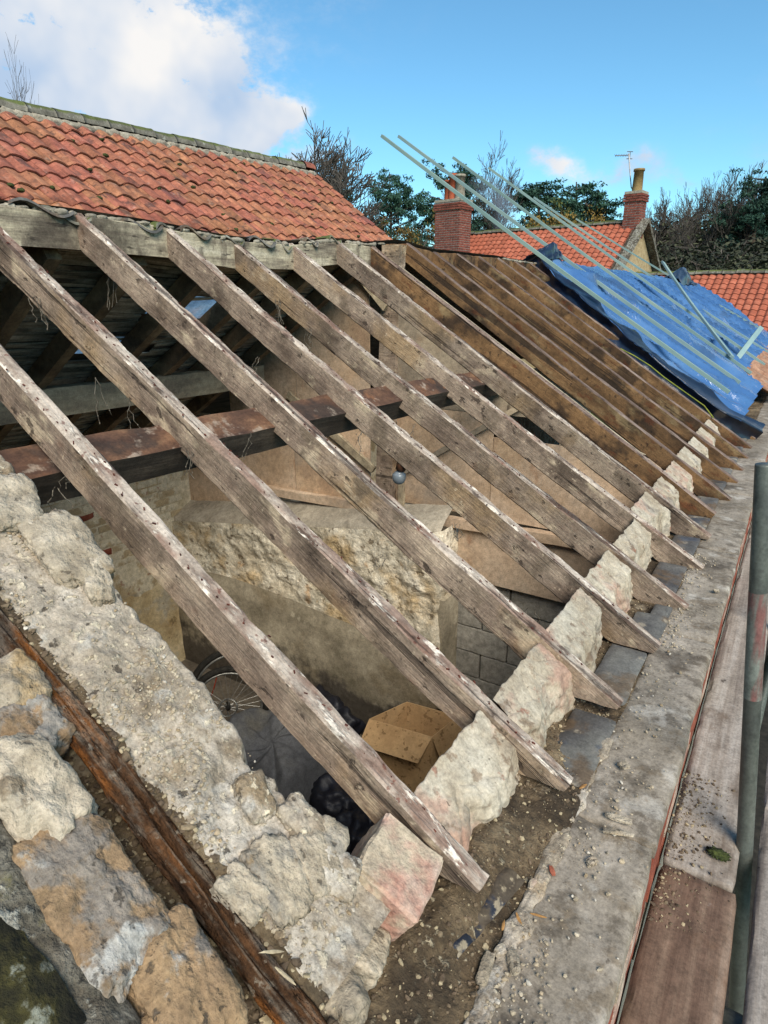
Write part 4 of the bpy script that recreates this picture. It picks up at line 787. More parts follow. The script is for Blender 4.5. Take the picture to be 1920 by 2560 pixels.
b = MB(); b.box((-3.45, FY + .17, .95), (3.0, .25, 1.0)); b.box((-3.45, FY + .17, .24), (3.0, .25, .48)); under(b.build('wall_core', M['dampwall']), st)

bw = empty('side_wall', (-5.1, 2.4, 0), 'whitewashed brick side wall with flaking paint and lime render below', 'wall')
b = MB(); b.box((-5.072, 9.7, 1.05), (.2, 19.0, 2.1)); under(b.build('mortar_core', M['whitebrick']), bw)
me_w = []
bz = 1.27; row = 0
while bz < 2.10:
    y = 1.7 + (0 if row % 2 else .11)
    while y < 3.98:
        ln = .215 if y + .215 < 4.0 else 3.995 - y
        if ln > .05:
            red = (row >= 10 and y > 3.1) or rng.random() < .05
            slab('brick', (-5.0 + rng.uniform(-.004, .004) + .01, y + ln / 2, bz + .0325), (.05, ln, .065), M['brick'] if red else M['whitebrick'], bw, row * 3.1 + y * 5, amp=.003, nx=2, ny=6, nz=3, ch=.004)
        y += .225
    bz += .075; row += 1
def rend(u, v):
    y = 1.2 + 2.85 * u; z = 1.27 * v; return Vector((-4.985 + .05 * (1 - v) + .015 * fbm((y * 2, z * 2, 0), 3), y, z))
o = obj('lime_render', *grid(60, 40, rend), M['render'], smooth=True); under(o, bw)

bk = empty('block_wall', (-1.2, 4.45, 0), 'low wall of grey concrete blocks under the hanging panel beside the rubble wall', 'wall')
b = MB(); b.box((-1.27, 4.255, .775), (1.42, .08, 1.55)); under(b.build('mortar_core', M['cmortar']), bk)
r_ = 0; z = .005
while z < 1.5:
    x = -1.98 - (.22 if r_ % 2 else 0)
    while x < -.6:
        x0 = max(x, -1.98); x1 = min(x + .44, -.58)
        if x1 - x0 > .05: slab('concrete_block', ((x0 + x1) / 2, 4.22 + rng.uniform(-.003, .003), z + .1075), (x1 - x0, .1, .215), M['cblock'], bk, r_ * 2.3 + x, amp=.003, nx=6, ny=2, nz=4, ch=.004)
        x += .45
    z += .225; r_ += 1
b = MB(); b.box((-1.3, 4.32, 1.565), (1.4, .3, .04)); under(b.build('top_course', M['cblock']), bk)

# ------------------------------------------------------------------ things on the floor
def wheel(c, nrm, r, label, spokes=True):
    w_ = empty('bicycle_wheel', c, label, 'bicycle wheel'); nrm = Vector(nrm).normalized(); a = nrm.cross(Vector((0, 0, 1))).normalized(); u_ = a.cross(nrm) * -1
    def ring(R0, rr, n=72, k=10, ms=None, knob=0):
        b = MB(); V = []; F = []
        for i in range(n):
            t = 2 * math.pi * i / n; d = a * math.cos(t) + u_ * math.sin(t)
            for j in range(k):
                s_ = 2 * math.pi * j / k; q = rr * (1 + knob * ((i + j) % 2)); V.append(Vector(c) + d * (R0 + q * math.cos(s_)) + nrm * (q * math.sin(s_)))
        for i in range(n):
            for j in range(k): F.append((i * k + j, i * k + (j + 1) % k, ((i + 1) % n) * k + (j + 1) % k, ((i + 1) % n) * k + j))
        return V, F
    under(obj('tyre', *ring(r - .026, .026, knob=.14), M['rubber'], smooth=False), w_)
    under(obj('rim', *ring(r - .062, .012), M['alloy'], smooth=True), w_)
    if spokes:
        b = MB()
        for i in range(32):
            t = 2 * math.pi * i / 32; t2 = t + (.5 if i % 2 else -.5); s_ = (1 if i % 4 < 2 else -1)
            b.tube([Vector(c) + (a * math.cos(t) + u_ * math.sin(t)) * (r - .066), Vector(c) + (a * math.cos(t2) + u_ * math.sin(t2)) * .025 + nrm * (s_ * .025)], .0016, 4)
        sp = b.build('spokes', M['alloy']); under(sp, w_); sp['kind'] = 'stuff'
        b = MB(); b.tube([Vector(c) - nrm * .05, Vector(c) + nrm * .05], .022, 14); under(b.build('hub', M['rubber'], smooth=True), w_)
        V, F = ring(.074, .006, 60, 6, knob=.5); V = [Vector(c) + (v - Vector(c)) for v in V]
        under(obj('brake_disc', [v + nrm * .035 for v in V], F, M['alloy']), w_)
        b = MB()
        for i in range(6):
            t = 2 * math.pi * i / 6; b.tube([Vector(c) + nrm * .035 + (a * math.cos(t) + u_ * math.sin(t)) * .02, Vector(c) + nrm * .035 + (a * math.cos(t + .5) + u_ * math.sin(t + .5)) * .07], .004, 5)
        under(b.build('disc_arms', M['alloy']), w_)
    return w_
wc = hit(570, 1765, 2, .36); wheel(wc, (CAM - wc) * Vector((1, 1, .35)), .345, 'bicycle wheel with spokes and brake disc leaning in the corner behind the grey sheet')
wc2 = hit(592, 1768, 2, .34) + ray(592, 1768) * .16; wc2.z = max(wc2.z, .40); wheel(wc2, (CAM - wc2) * Vector((1, 1, .3)), .40, 'bare black tyre standing behind the bicycle wheel with the brake disc', False)
b = MB(); b.tube([hit(545, 1680, 1, 3.55), hit(535, 1720, 1, 3.45), hit(520, 1760, 1, 3.4), hit(508, 1790, 1, 3.4)], .007, 6); o = b.build('cord', M['strap'], smooth=True); tag(o, 'red cord hanging beside the bicycle wheel', 'cord')
# sheet over a heap
hc = hit(690, 1985, 2, .30)
def sheet(u, v):
    a = u * 2 * math.pi; r0 = v
    px_ = .52 * (1 + .12 * math.sin(a * 2 + .5) + .06 * math.sin(a * 3)); py_ = .62
    fold = .05 * math.sin(a * 11 + 2 * fbm((a, 1, 0), 2)) + .035 * math.sin(a * 19 + 1)
    k = max(0, (r0 - .5) / .5); rad_ = (r0 / .5 if r0 < .5 else 1 + .45 * k ** .8) * .72; rad_ += fold * k * .9
    z = .74 + .05 * fbm((math.cos(a) * r0 * 3, math.sin(a) * r0 * 3, 0), 3) + .10 * math.cos(a - 2.4) * min(1, r0 * 2) - (.0 if r0 < .42 else .72 * min(1, ((r0 - .42) / .58)) ** 1.05)
    return hc + Vector((math.cos(a + .6) * px_ * rad_, math.sin(a + .6) * py_ * rad_, max(.01, z + .035 * min(1, r0 * 2.5) * math.sin(a * 7 + 5 * r0 + 2.2 * fbm((math.cos(a) * 1.5, math.sin(a) * 1.5, r0), 2)) * (1 - .6 * k)) - hc.z))
o = obj('dust_sheet', *grid(220, 60, sheet), M['cloth'], smooth=True); tag(o, 'grey dust sheet draped in folds over a heap on the floor', 'dust sheet')
for k, (u, v, z, d) in enumerate([(850, 2010, .35, (.5, .45, .55)), (900, 2110, .25, (.45, .5, .5)), (800, 1790, .45, (.7, .4, .6))]):
    V, F = lump(d, k * 4.1 + 2, 5, 2.6, .25, 2.2, .035); o = obj('plastic_sack', V, F, M['blackplastic'], smooth=True); p = hit(u, v, 2, z); o.location = (p.x, p.y, d[2] * .5)
    tag(o, ['crumpled black plastic sack on the floor between sheet and cardboard box', 'crumpled black plastic sack under the pinkish plastered block', 'crumpled black plastic sack behind the grey sheet by the damp wall'][k], 'plastic sack', 'black plastic sacks')
# open cardboard box
zt = .60; BL, BB, BR, BF = hit(923, 1797, 2, zt), hit(1017, 1754, 2, zt), hit(1146, 1790, 2, zt), hit(1080, 1843, 2, zt)
bx = empty('cardboard_box', ((BL + BR) / 2).xy.to_3d(), 'open brown cardboard box with spattered flaps folded outwards', 'cardboard box')
def sheet4(name, a, b_, c, d, th=.005, m=M['cardboard']):
    n_ = (b_ - a).cross(d - a).normalized() * th; mb = MB(); P = [a, b_, c, d, a + n_, b_ + n_, c + n_, d + n_]
    mb.add(P, [(0, 1, 2, 3), (7, 6, 5, 4), (0, 4, 5, 1), (1, 5, 6, 2), (2, 6, 7, 3), (3, 7, 4, 0)]); o = mb.build(name, m); return under(o, bx)
dn = Vector((0, 0, -zt + .01)); cB = (BL + BR) / 2
for (p, q) in ((BL, BF), (BF, BR), (BR, BB), (BB, BL)): sheet4('side', p, q, q + dn, p + dn)
sheet4('bottom', BL + dn * .97, BF + dn * .97, BR + dn * .97, BB + dn * .97)
def outw(p, q, h, o_): 
    d = ((p + q) / 2 - cB); d.z = 0; d.normalize(); return d * o_ + Vector((0, 0, -h))
f = outw(BL, BF, .15, .14); sheet4('flap', BL, BF, BF + f - (BF - BL) * .03, BL + f + (BF - BL) * .03)
f = outw(BF, BR, .19, .06); sheet4('flap', BF, BR, BR + f, BF + f + (BR - BF) * .06)
f = outw(BR, BB, .12, .12); sheet4('flap', BR, BB, BB + f, BR + f)
# bulb and holder on a rafter
bp = hit(1010, 1150, 1, 2.27); t = empty('light_bulb', bp, 'dusty unlit light bulb in a brown holder hanging from a rafter', 'light bulb')
b = MB(); b.tube([bp + Vector((0, 0, .03)), bp, bp + Vector((-.01, 0, -.02)), bp + Vector((-.018, 0, -.045))], [.028, .030, .024, .022], 16); under(b.build('holder', M['bakelite'], smooth=True), t)
V, F = lump((.062, .062, .07), 3, 4, 2, 0, 1, 0); V = [v * (1 - .12 * (v.z > .015)) for v in V]; o = obj('bulb', V, F, M['bulb'], smooth=True); o.location = bp + Vector((-.024, 0, -.078)); under(o, t)
b = MB(); b.tube([bp + Vector((0, 0, .02)), hit(985, 1118, 1, 2.27), hit(940, 1085, 1, 2.26), hit(905, 1055, 1, 2.25), hit(880, 1035, 1, 2.25)], .0035, 6); under(b.build('cable', M['dark_wood'], smooth=True), t)
# cobwebs
wr = random.Random(5)
webs = [(265, 660, 120), (85, 760, 70), (245, 960, 120), (330, 1010, 90), (480, 1140, 70), (620, 1090, 90), (765, 830, 60), (700, 760, 70), (650, 905, 40), (905, 1090, 60), (170, 1180, 60), (160, 1235, 60), (1330, 1530, 80), (1430, 1660, 60), (960, 1400, 40), (1030, 1070, 40), (560, 900, 60), (1140, 1320, 50), (1280, 1210, 40)]
for k, (u, v, ln) in enumerate(webs):
    s_, y_ = on_roof(u, v, -.12); p = rp(s_, y_, -.12); dep = (p - CAM).dot(FW); h = ln * dep / FPX; b = MB()
    for q in range(wr.randint(2, 4)):
        pts = [p + Vector((wr.uniform(-.02, .02), wr.uniform(-.02, .02), .02))]
        for i in range(6): pts.append(pts[-1] + Vector((wr.uniform(-.012, .012), wr.uniform(-.012, .012), -h / 6 * wr.uniform(.6, 1.2))))
        b.tube(pts, [.0006 + .0010 * wr.random() for _ in pts], 4)
        for i in range(4):
            c = wr.choice(pts[1:]); V, F = lump((.004, .004, .007), wr.random() * 50, 1, 2, .4, 2, 0, c=c); b.add(V, F)
    o = b.build('cobweb', M['web']); tag(o, 'dusty strand of cobweb hanging from a rafter in the open roof', 'cobweb', 'cobwebs hanging in the roof')

# ------------------------------------------------------------------ pantiles
def tile_mesh(w_, l_, lift=.034, amp=.026, th=.024, n=9):
    V = []; F = []
    def z(u): return amp * math.sin(2 * math.pi * (u - .02)) + amp * .3 * math.sin(4 * math.pi * u + .6)
    for i in range(n + 1):
        u = -.02 + 1.10 * i / n; x = (u - .5) * w_; V += [Vector((x, 0, z(u) + lift)), Vector((x, l_, z(u))), Vector((x, .002, z(u) + lift - th)), Vector((x, l_, z(u) - th))]
    for i in range(n):
        a, b_ = i * 4, i * 4 + 4; F += [(a, b_, b_ + 1, a + 1), (a + 2, b_ + 2, b_, a), (a + 3, b_ + 3, b_ + 2, a + 2)]
    F += [(0, 1, 3, 2), (n * 4 + 1, n * 4, n * 4 + 2, n * 4 + 3)]
    return V, F
def proj_px(p):
    d = Vector(p) - CAM; z = d.dot(FW)
    return (PW / 2 + FPX * d.dot(RT) / z, PH / 2 - FPX * d.dot(UP) / z, z) if z > .1 else (-9e9, -9e9, z)
def pantiles(parent, top, along, upd, nrm_, ncol, nrow, w_, gauge, m, seed, seen, nind=300, jit=1.0, name='pantile'):
    """courses laid down from the ridge point `top`; ones that show become parts, the rest one mesh"""
    V, F = tile_mesh(w_, gauge + .07); me = bpy.data.meshes.new(name); me.from_pydata(V, [], F); me.materials.append(m); me.update(); me.shade_smooth()
    me.set_sharp_from_angle(angle=R(38))
    r = random.Random(seed); B = basis(along, upd, nrm_); items = []
    for c in range(ncol):
        for q in range(nrow):
            p = top + along * ((c + .5) * w_) - upd * ((q + 1) * gauge) + nrm_ * .03
            p += along * r.uniform(-.006, .006) * jit + upd * r.uniform(-.012, .012) * jit + nrm_ * (r.uniform(-.003, .004) * jit + .012 * jit * fbm((c * .3, q * .3, seed), 2))
            items.append((p, B @ rot3(r.uniform(-.015, .015) * jit, r.uniform(-.02, .02) * jit, r.uniform(-.02, .02) * jit)))
    def score(it):
        u, v, z = proj_px(it[0]); return (0 if (-60 < u < PW + 60 and -60 < v < PH and seen(u, v)) else 1, z)
    items.sort(key=score)
    for p, b_ in items[:nind]: inst(name, me, parent, p, b_)
    rest = items[nind:]
    if rest:
        VV = []; FF = []; A = []
        for p, b_ in rest:
            k = len(VV); a = r.random()
            VV += [p + b_ @ v for v in V]; A += [a] * len(V); FF += [tuple(i + k for i in f) for f in F]
        o = obj(name + '_course', VV, FF, m, smooth=True); at = o.data.attributes.new('rnd', 'FLOAT', 'POINT'); at.data.foreach_set('value', A); o['kind'] = 'stuff'; under(o, parent)
def ridge_tiles(parent, p0, p1, r0, m, ln=.42, seed=1, name='ridge_tile', amp=.006):
    d = (p1 - p0); L_ = d.length; d.normalize(); sd_ = d.cross(Vector((0, 0, 1))).normalized(); n = max(1, int(L_ / ln)); r = random.Random(seed)
    for i in range(n):
        a = p0 + d * (L_ * i / n); e = p0 + d * (L_ * (i + 1) / n - .006); V = []; F = []; dz = r.uniform(-.012, .012); k = 11; ns = 8
        for j in range(ns + 1):
            c = a.lerp(e, j / ns)
            for q in range(k):
                t = math.pi * (q / (k - 1)); rr = r0 * (1 + .05 * fbm((c.y * 3 + q, i, seed), 2)); V.append(c + sd_ * (math.cos(t) * rr) + Vector((0, 0, math.sin(t) * rr * .9 + dz + amp * fbm((c.x * 9, c.y * 9, q), 3))))
        for j in range(ns):
            for q in range(k - 1): F.append((j * k + q, j * k + q + 1, (j + 1) * k + q + 1, (j + 1) * k + q))
        F.append(tuple(range(k))); F.append(tuple(ns * k + q for q in range(k - 1, -1, -1)))
        o = obj(name, V, F, m, smooth=True); under(o, parent)

# neighbouring cottage with the old red pantile roof
nb = empty('neighbour_cottage', (-10.4, 6, 0), 'neighbouring cottage with a weathered red pantile roof and mossy ridge behind the stripped roof', 'cottage')
def nz(y): return 6.25 + (y - 5.87) * .0287
RA = Vector((-10.4, -3.0, nz(-3.0))); RB = Vector((-10.4, 12.99, nz(12.99)))
al = (RB - RA).normalized(); dn_ = Vector((1.9, 0, -1.386)).normalized(); up_ = -dn_; up_ = (up_ - al * up_.dot(al)).normalized(); nr_ = al.cross(up_).normalized()
if nr_.z < 0: nr_ = -nr_
rf = empty('roof', RA, None); under(rf, nb)
pantiles(rf, RA + al * .09 + dn_ * .05, al, up_, nr_, 53, 12, .30, .35, M['tile'], 3, lambda u, v: v < 480 + .17 * u, 300)
b = MB(); e0 = RA + dn_ * 4.5; e1 = RB + dn_ * 4.5; off = nr_ * .02
b.add([RA - off, RB - off, e1 - off, e0 - off], [(0, 1, 2, 3)]); bk_ = Vector((-1.9, 0, -1.386)).normalized() * 4.5
b.add([RA - off, RB - off, RB + bk_ - off, RA + bk_ - off], [(3, 2, 1, 0)]); under(b.build('roof_deck', M['dark_wood']), rf)
ridge_tiles(rf, RA + Vector((0, 0, .0)), RB + Vector((0, -.35, .0)), .17, M['ridgetile'], .46, 4)
ridge_tiles(rf, RB + Vector((0, -.33, .05)), RB + Vector((0, .02, .05)), .165, M['tile'], .4, 8)
b = MB()
for i in range(64):      # mortar bedding under the ridge tiles
    t = RA.lerp(RB, i / 64.0); V, F = lump((.16, .34, .14), i * 2.2, 3, 3, .3, 2, .15, c=t + Vector((.12, .12, -.07))); b.add(V, F)
o = b.build('ridge_bedding', M['flaunch'], smooth=True); o['kind'] = 'stuff'; under(o, rf)
b = MB(); b.box((-10.4, 4.99, 1.6), (6.6, 15.9, 3.3)); b.add([Vector((-13.7, 12.94, 3.25)), Vector((-7.1, 12.94, 3.25)), Vector((-10.4, 12.94, 6.3))], [(0, 1, 2)]); under(b.build('wall', M['cottage']), nb)
mr_ = random.Random(2)
b = MB()
for i in range(34):       # moss tufts on the tiles
    p = RB - al * mr_.uniform(.5, 9) + dn_ * mr_.uniform(.3, 2.8) + nr_ * .05; V, F = lump((mr_.uniform(.05, .11), mr_.uniform(.05, .1), .05), i * 1.7, 2, 2.2, .3, 2, .2, c=p); b.add(V, F)
o = b.build('moss_tufts', M['moss_tuft'], smooth=True); o['kind'] = 'stuff'; under(o, rf)
# broken tiles and mortar along the top of the stripped ridge
for k, (u, w2, m) in enumerate([(95, .22, 'slate'), (150, .2, 'ridgetile'), (335, .20, 'slate'), (395, .16, 'ridgetile'), (470, .16, 'slate'), (560, .14, 'ridgetile'), (640, .16, 'slate'), (690, .12, 'ridgetile'), (760, .1, 'slate'), (820, .1, 'ridgetile')]):
    y = hit(u, 560, 0, -2.76).y; V = []; F = []; n = 10
    for i in range(n + 1):
        for j in range(5): V.append(Vector(((j / 4 - .5) * .16, (i / n - .5) * w2 * 1.2, .028 * math.sin(i / n * 6.3) - abs(j - 1) * .015)))
    for i in range(n):
        for j in range(4): F.append((i * 5 + j, (i + 1) * 5 + j, (i + 1) * 5 + j + 1, i * 5 + j + 1))
    k0 = len(V); V += [v - Vector((0, 0, .012)) for v in V]; F += [tuple(reversed([q + k0 for q in f])) for f in F[:n * 4]]
    for i in range(n): F += [((i + 1) * 5 + 4, i * 5 + 4, k0 + i * 5 + 4, k0 + (i + 1) * 5 + 4), (i * 5, (i + 1) * 5, k0 + (i + 1) * 5, k0 + i * 5)]
    o = obj('broken_tile', V, F, M[m], smooth=False); o.location = (-2.79, y, 4.005 + sag_at(y)); o.rotation_euler = (rng.uniform(-.1, .1), rng.uniform(-.5, -.2), rng.uniform(-.2, .2)); under(o, far)
b = MB()
for i in range(150):
    y = rng.uniform(.9, 4.2) if i < 100 else rng.uniform(6.5, 7.5); V, F = lump((rng.uniform(.02, .05), rng.uniform(.03, .09), rng.uniform(.012, .03)), i * 1.31, 2, 3, .35, 2, .1, c=(-2.72 + rng.uniform(-.02, .01), y, 3.985 + sag_at(y) + .004)); b.add(V, F)
o = b.build('ridge_mortar', M['flaunch'], smooth=True); o['kind'] = 'stuff'; under(o, far)

# ------------------------------------------------------------------ tarpaulin over the far end of the same roof
def y_near(s):
    pts = [(-.05, 6.75), (.1, 6.62), (.35, 6.45), (1.2, 6.55), (2.4, 7.0), (3.05, 7.42), (3.5, 7.5)]
    for (a, p), (c, q) in zip(pts, pts[1:]):
        if a <= s <= c: return p + (q - p) * (s - a) / (c - a)
    return 7.5
def tarp_n(s, y):
    yy_ = y + .22 * s; w1 = fbm((s * .35, yy_ * 1.3, 0), 3); w2 = fbm((s * .9, yy_ * 2.2, 4), 4)
    r1_ = 1 - min(1, abs(noise.noise(Vector((s * .45 + .4 * w1, yy_ * 1.7, 9)))) * 4); r2_ = 1 - min(1, abs(noise.noise(Vector((s * .7, yy_ * 5.0 + w2, 2)))) * 4); r3_ = 1 - min(1, abs(noise.noise(Vector((s * 1.3 + y * .8, y * .9 - s * .6, 6)))) * 6)
    h = .06 + .045 * w1 + .018 * w2 + .075 * r1_ ** 2 + .016 * r2_ ** 2 + .02 * r3_ ** 3
    e_ = max(0, min(1, (s - 2.5) / .5)); h = .06 + (h - .06) * (1 - .65 * e_ * e_)
    h = .06 + (h - .06) * min(1, .35 + .65 * max(0, y - y_near(s)) / .5)
    h += .13 * math.exp(-((s - 2.98) / .16) ** 2 - ((y - 7.65) / .34) ** 2) + .10 * math.exp(-((s - 2.5) / .25) ** 2 - ((y - 7.9) / .3) ** 2) * .6
    return h
def tarp_pt(s, y, dn=0.0):
    if s <= 3.0: return rp(s, y, tarp_n(s, y) + dn)
    k = s - 3.0; p = rp(3.0, y, tarp_n(3.0, y) + dn); return p + Vector((-k * .8, 0, .05 * math.sin(min(k, .3) * 5) - k * .5))
def tarp(u, v):
    s = .20 + 3.3 * v; y = y_near(s) + (19.0 - y_near(s)) * (u ** 1.5); return tarp_pt(s, y)
tp = empty('tarpaulin', rp(1.6, 9, 0), 'shiny wrinkled blue tarpaulin with a black edge, held on the roof by battens', 'tarpaulin')
under(obj('sheet', *grid(330, 130, tarp), M['tarp'], smooth=True), tp)
def hem(u, v):
    s = -.02 + 3.3 * u; y0 = y_near(s)
    if v < .5: k = v / .5; return tarp_pt(max(s, .0), y0 + .26 * (1 - k) + .012 * fbm((s * 2, 0, 0), 3) * k, .006) if s <= 3.0 else tarp_pt(s, y0 + .15 * (1 - k), .006)
    k = (v - .5) / .5; p = tarp_pt(s, y0 + .012 * fbm((s * 2, 0, 0), 3), .006); return p - NR * (.16 * k) + Vector((0, .05 * math.sin(k * 3.1) + .02 * fbm((s * 4, k, 3), 3), 0))
o = obj('hem', *grid(150, 24, hem), M['tarp_dark'], smooth=True); under(o, tp); o['label'] = 'black folded near edge of the tarpaulin'
def fold(u, v):     # black flap thrown over the ridge
    y = 7.36 + .62 * u; s = 2.86 + .32 * v; p = tarp_pt(s, y, .02 + .04 * math.sin(u * 3.1) * math.sin(v * 3.1) + .05 * fbm((u * 4, v * 4, 1), 3)); return p
o = obj('flap', *grid(40, 30, fold), M['tarp_dark'], smooth=True); under(o, tp)
def fold2(u, v):
    y = 15.6 + 2.6 * u; s = 2.7 + .55 * v; return tarp_pt(s, y, .04 + .22 * math.sin(min(1, u * 1.3) * 3.1) * math.sin(v * 3.1) + .05 * fbm((u * 4, v * 4, 7), 3))
o = obj('flap', *grid(40, 30, fold2), M['tarp_dark'], smooth=True); under(o, tp)
# faded tiles left at the eaves below the tarpaulin
et = empty('eaves_tiles', rp(.2, 9, 0), 'last rows of faded pantiles left at the eaves below the blue tarpaulin', 'roof tiles')
V, F = tile_mesh(.26, .50, amp=.05, th=.016, n=12); me = bpy.data.meshes.new('pantile'); me.from_pydata(V, [], F); me.materials.append(M['palepantile']); me.update(); me.shade_smooth(); me.set_sharp_from_angle(angle=R(38))
Bt = basis(YD, SD, NR)
for c in range(34):
    y = 9.4 + c * .265
    for q in range(1): inst('pantile', me, et, rp(-.02 + q * .33 + rng.uniform(-.015, .015), y, .10), Bt @ rot3(rng.uniform(-.03, .03), rng.uniform(-.03, .03), rng.uniform(-.03, .03)))
# battens
def batten(name, a, c, wdt, thk, label, group='treated battens on the tarpaulin', up=NR):
    d = (c - a); L_ = d.length; d.normalize(); sd_ = d.cross(up).normalized(); up2 = sd_.cross(d); V, F = [], []
    n = 24
    for i in range(n + 1):
        t = i / n; q = -.0 * t; bow = Vector((0, 0, -.03 * math.sin(math.pi * t)))
        for (x, z) in ((-.5, -.5), (.5, -.5), (.5, .5), (-.5, .5)): V.append(Vector((L_ * t, x * wdt, z * thk - .02 * math.sin(math.pi * t))))
    for i in range(n):
        for k in range(4): F.append((i * 4 + k, i * 4 + (k + 1) % 4, (i + 1) * 4 + (k + 1) % 4, (i + 1) * 4 + k))
    F += [(3, 2, 1, 0), tuple(n * 4 + k for k in range(4))]
    o = obj(name, V, F, M['batten']); o.matrix_basis = Matrix.Translation(a) @ basis(d, -sd_ if True else sd_, up2).to_4x4()
    if o.matrix_basis.determinant() < 0: o.matrix_basis = Matrix.Translation(a) @ basis(d, sd_, up2).to_4x4()
    return tag(o, label, 'batten', group)
bl = ['long green treated batten projecting highest over the ridge, nearest the black tarpaulin edge', 'second long green treated batten projecting high over the ridge beside the black flap', 'third long green treated batten lying up the blue tarpaulin', 'fourth, yellower treated batten lying up the blue tarpaulin', 'fifth green treated batten lying up the blue tarpaulin, crossed by a diagonal one', 'sixth green treated batten at the far edge of the blue tarpaulin']
for k, (lo, hi_) in enumerate([((1823, 981), (955, 340)), ((1850, 957), (997, 341)), ((1878, 933), (1133, 394)), ((1912, 912), (1222, 420)), ((1920, 880), (1335, 494)), ((1900, 822), (1440, 547))]):
    s_, y_ = on_roof(*lo, .15); a = rp(s_, min(y_, 17.6), .15); c = hit(*hi_, 1, a.y + .0); batten('batten', a, c, .048, .034, bl[k])
s_, y_ = on_roof(1830, 892, .19); batten('batten', rp(s_, y_, .19), hit(1657, 655, 1, 13.2), .06, .03, 'green treated batten lying diagonally across the others on the tarpaulin')
a = hit(1836, 906, 1, 10.35); c = hit(1902, 820, 1, 11.6); batten('batten', a, c, .07, .05, 'short stout green batten laid across the lower ends of the others')
b = MB(); pts = []
for i, (u, v) in enumerate([(1550, 872), (1585, 890), (1625, 915), (1660, 944), (1712, 981), (1760, 1015), (1783, 1045)]): s_, y_ = on_roof(u, v, .01); pts.append(rp(s_, y_, .012))
b.tube(pts, .006, 6); o = b.build('cord', M['rope'], smooth=True); tag(o, 'thin green cord lying down a brown rafter near the tarpaulin', 'cord')

# ------------------------------------------------------------------ far cottages
def frame(depth_px, yawdeg): pass
CR = Vector((math.cos(YAW), math.sin(YAW), 0)); CF = Vector((-math.sin(YAW), math.cos(YAW), 0))
def chimney(parent, base, h, wx, wy, al_, name, m_pot, pots, seed, capm=True):
    ch = empty(name, base); under(ch, parent); ac = al_.cross(Vector((0, 0, 1))).normalized(); B = basis(al_, -ac, Vector((0, 0, 1)))
    b = MB(); b.box(base + Vector((0, 0, h / 2)), (wx - .02, wy - .02, h), B); under(b.build('mortar_core', M['chmortar']), ch)
    r = random.Random(seed); V0 = MB(); V0.box((0, 0, 0), (.215, .10, .073)); me_ = bpy.data.meshes.new('brick'); me_.from_pydata([tuple(v) for v in V0.v], [], V0.f); me_.materials.append(M['chim']); me_.update()
    n = int(h / .09)
    for k in range(n):
        z = .045 + k * .09; out_ = .05 if k >= n - 3 else 0
        for (axis, half, other) in ((0, wx / 2, wy / 2), (1, wy / 2, wx / 2)):
            L_ = half * 2 + 2 * out_; m_ = max(2, round(L_ / .26)); bl_ = L_ / m_; sh = .5 if (k + axis) % 2 else 0
            for sg in (-1, 1):
                for q in range(m_ + (1 if sh else 0)):
                    x0 = max(-L_ / 2, -L_ / 2 + (q - sh) * bl_); x1 = min(L_ / 2, -L_ / 2 + (q + 1 - sh) * bl_)
                    if x1 - x0 < .04: continue
                    if ((B @ (Vector((0, sg, 0)) if axis == 0 else Vector((sg, 0, 0)))).dot(base - CAM)) > 0: continue
                    xc = (x0 + x1) / 2; p = Vector((xc, sg * (other + out_ - .045), z)) if axis == 0 else Vector((sg * (other + out_ - .045), xc, z))
                    rr = B @ (Matrix.Identity(3) if axis == 0 else Matrix.Rotation(math.pi / 2, 3, 'Z'))
                    inst('brick', me_, ch, base + B @ p, rr, ((x1 - x0 - .018) / .215, 1, .93))
    b = MB(); b.box(base + Vector((0, 0, h + .03)), (wx + .05, wy + .05, .09), B); under(b.build('flaunching', M['flaunch']), ch)
    for (dx, hp, rp_, m_) in pots:
        c = base + al_ * dx + Vector((0, 0, h + .05)); b = MB(); b.tube([c, c + Vector((0, 0, .06)), c + Vector((0, 0, hp * .9)), c + Vector((0, 0, hp * .9)), c + Vector((0, 0, hp))], [rp_, rp_ * .95, rp_ * .85, rp_ * 1.02, rp_ * 1.0], 18); under(b.build('chimney_pot', m_, smooth=True), ch)
    return ch
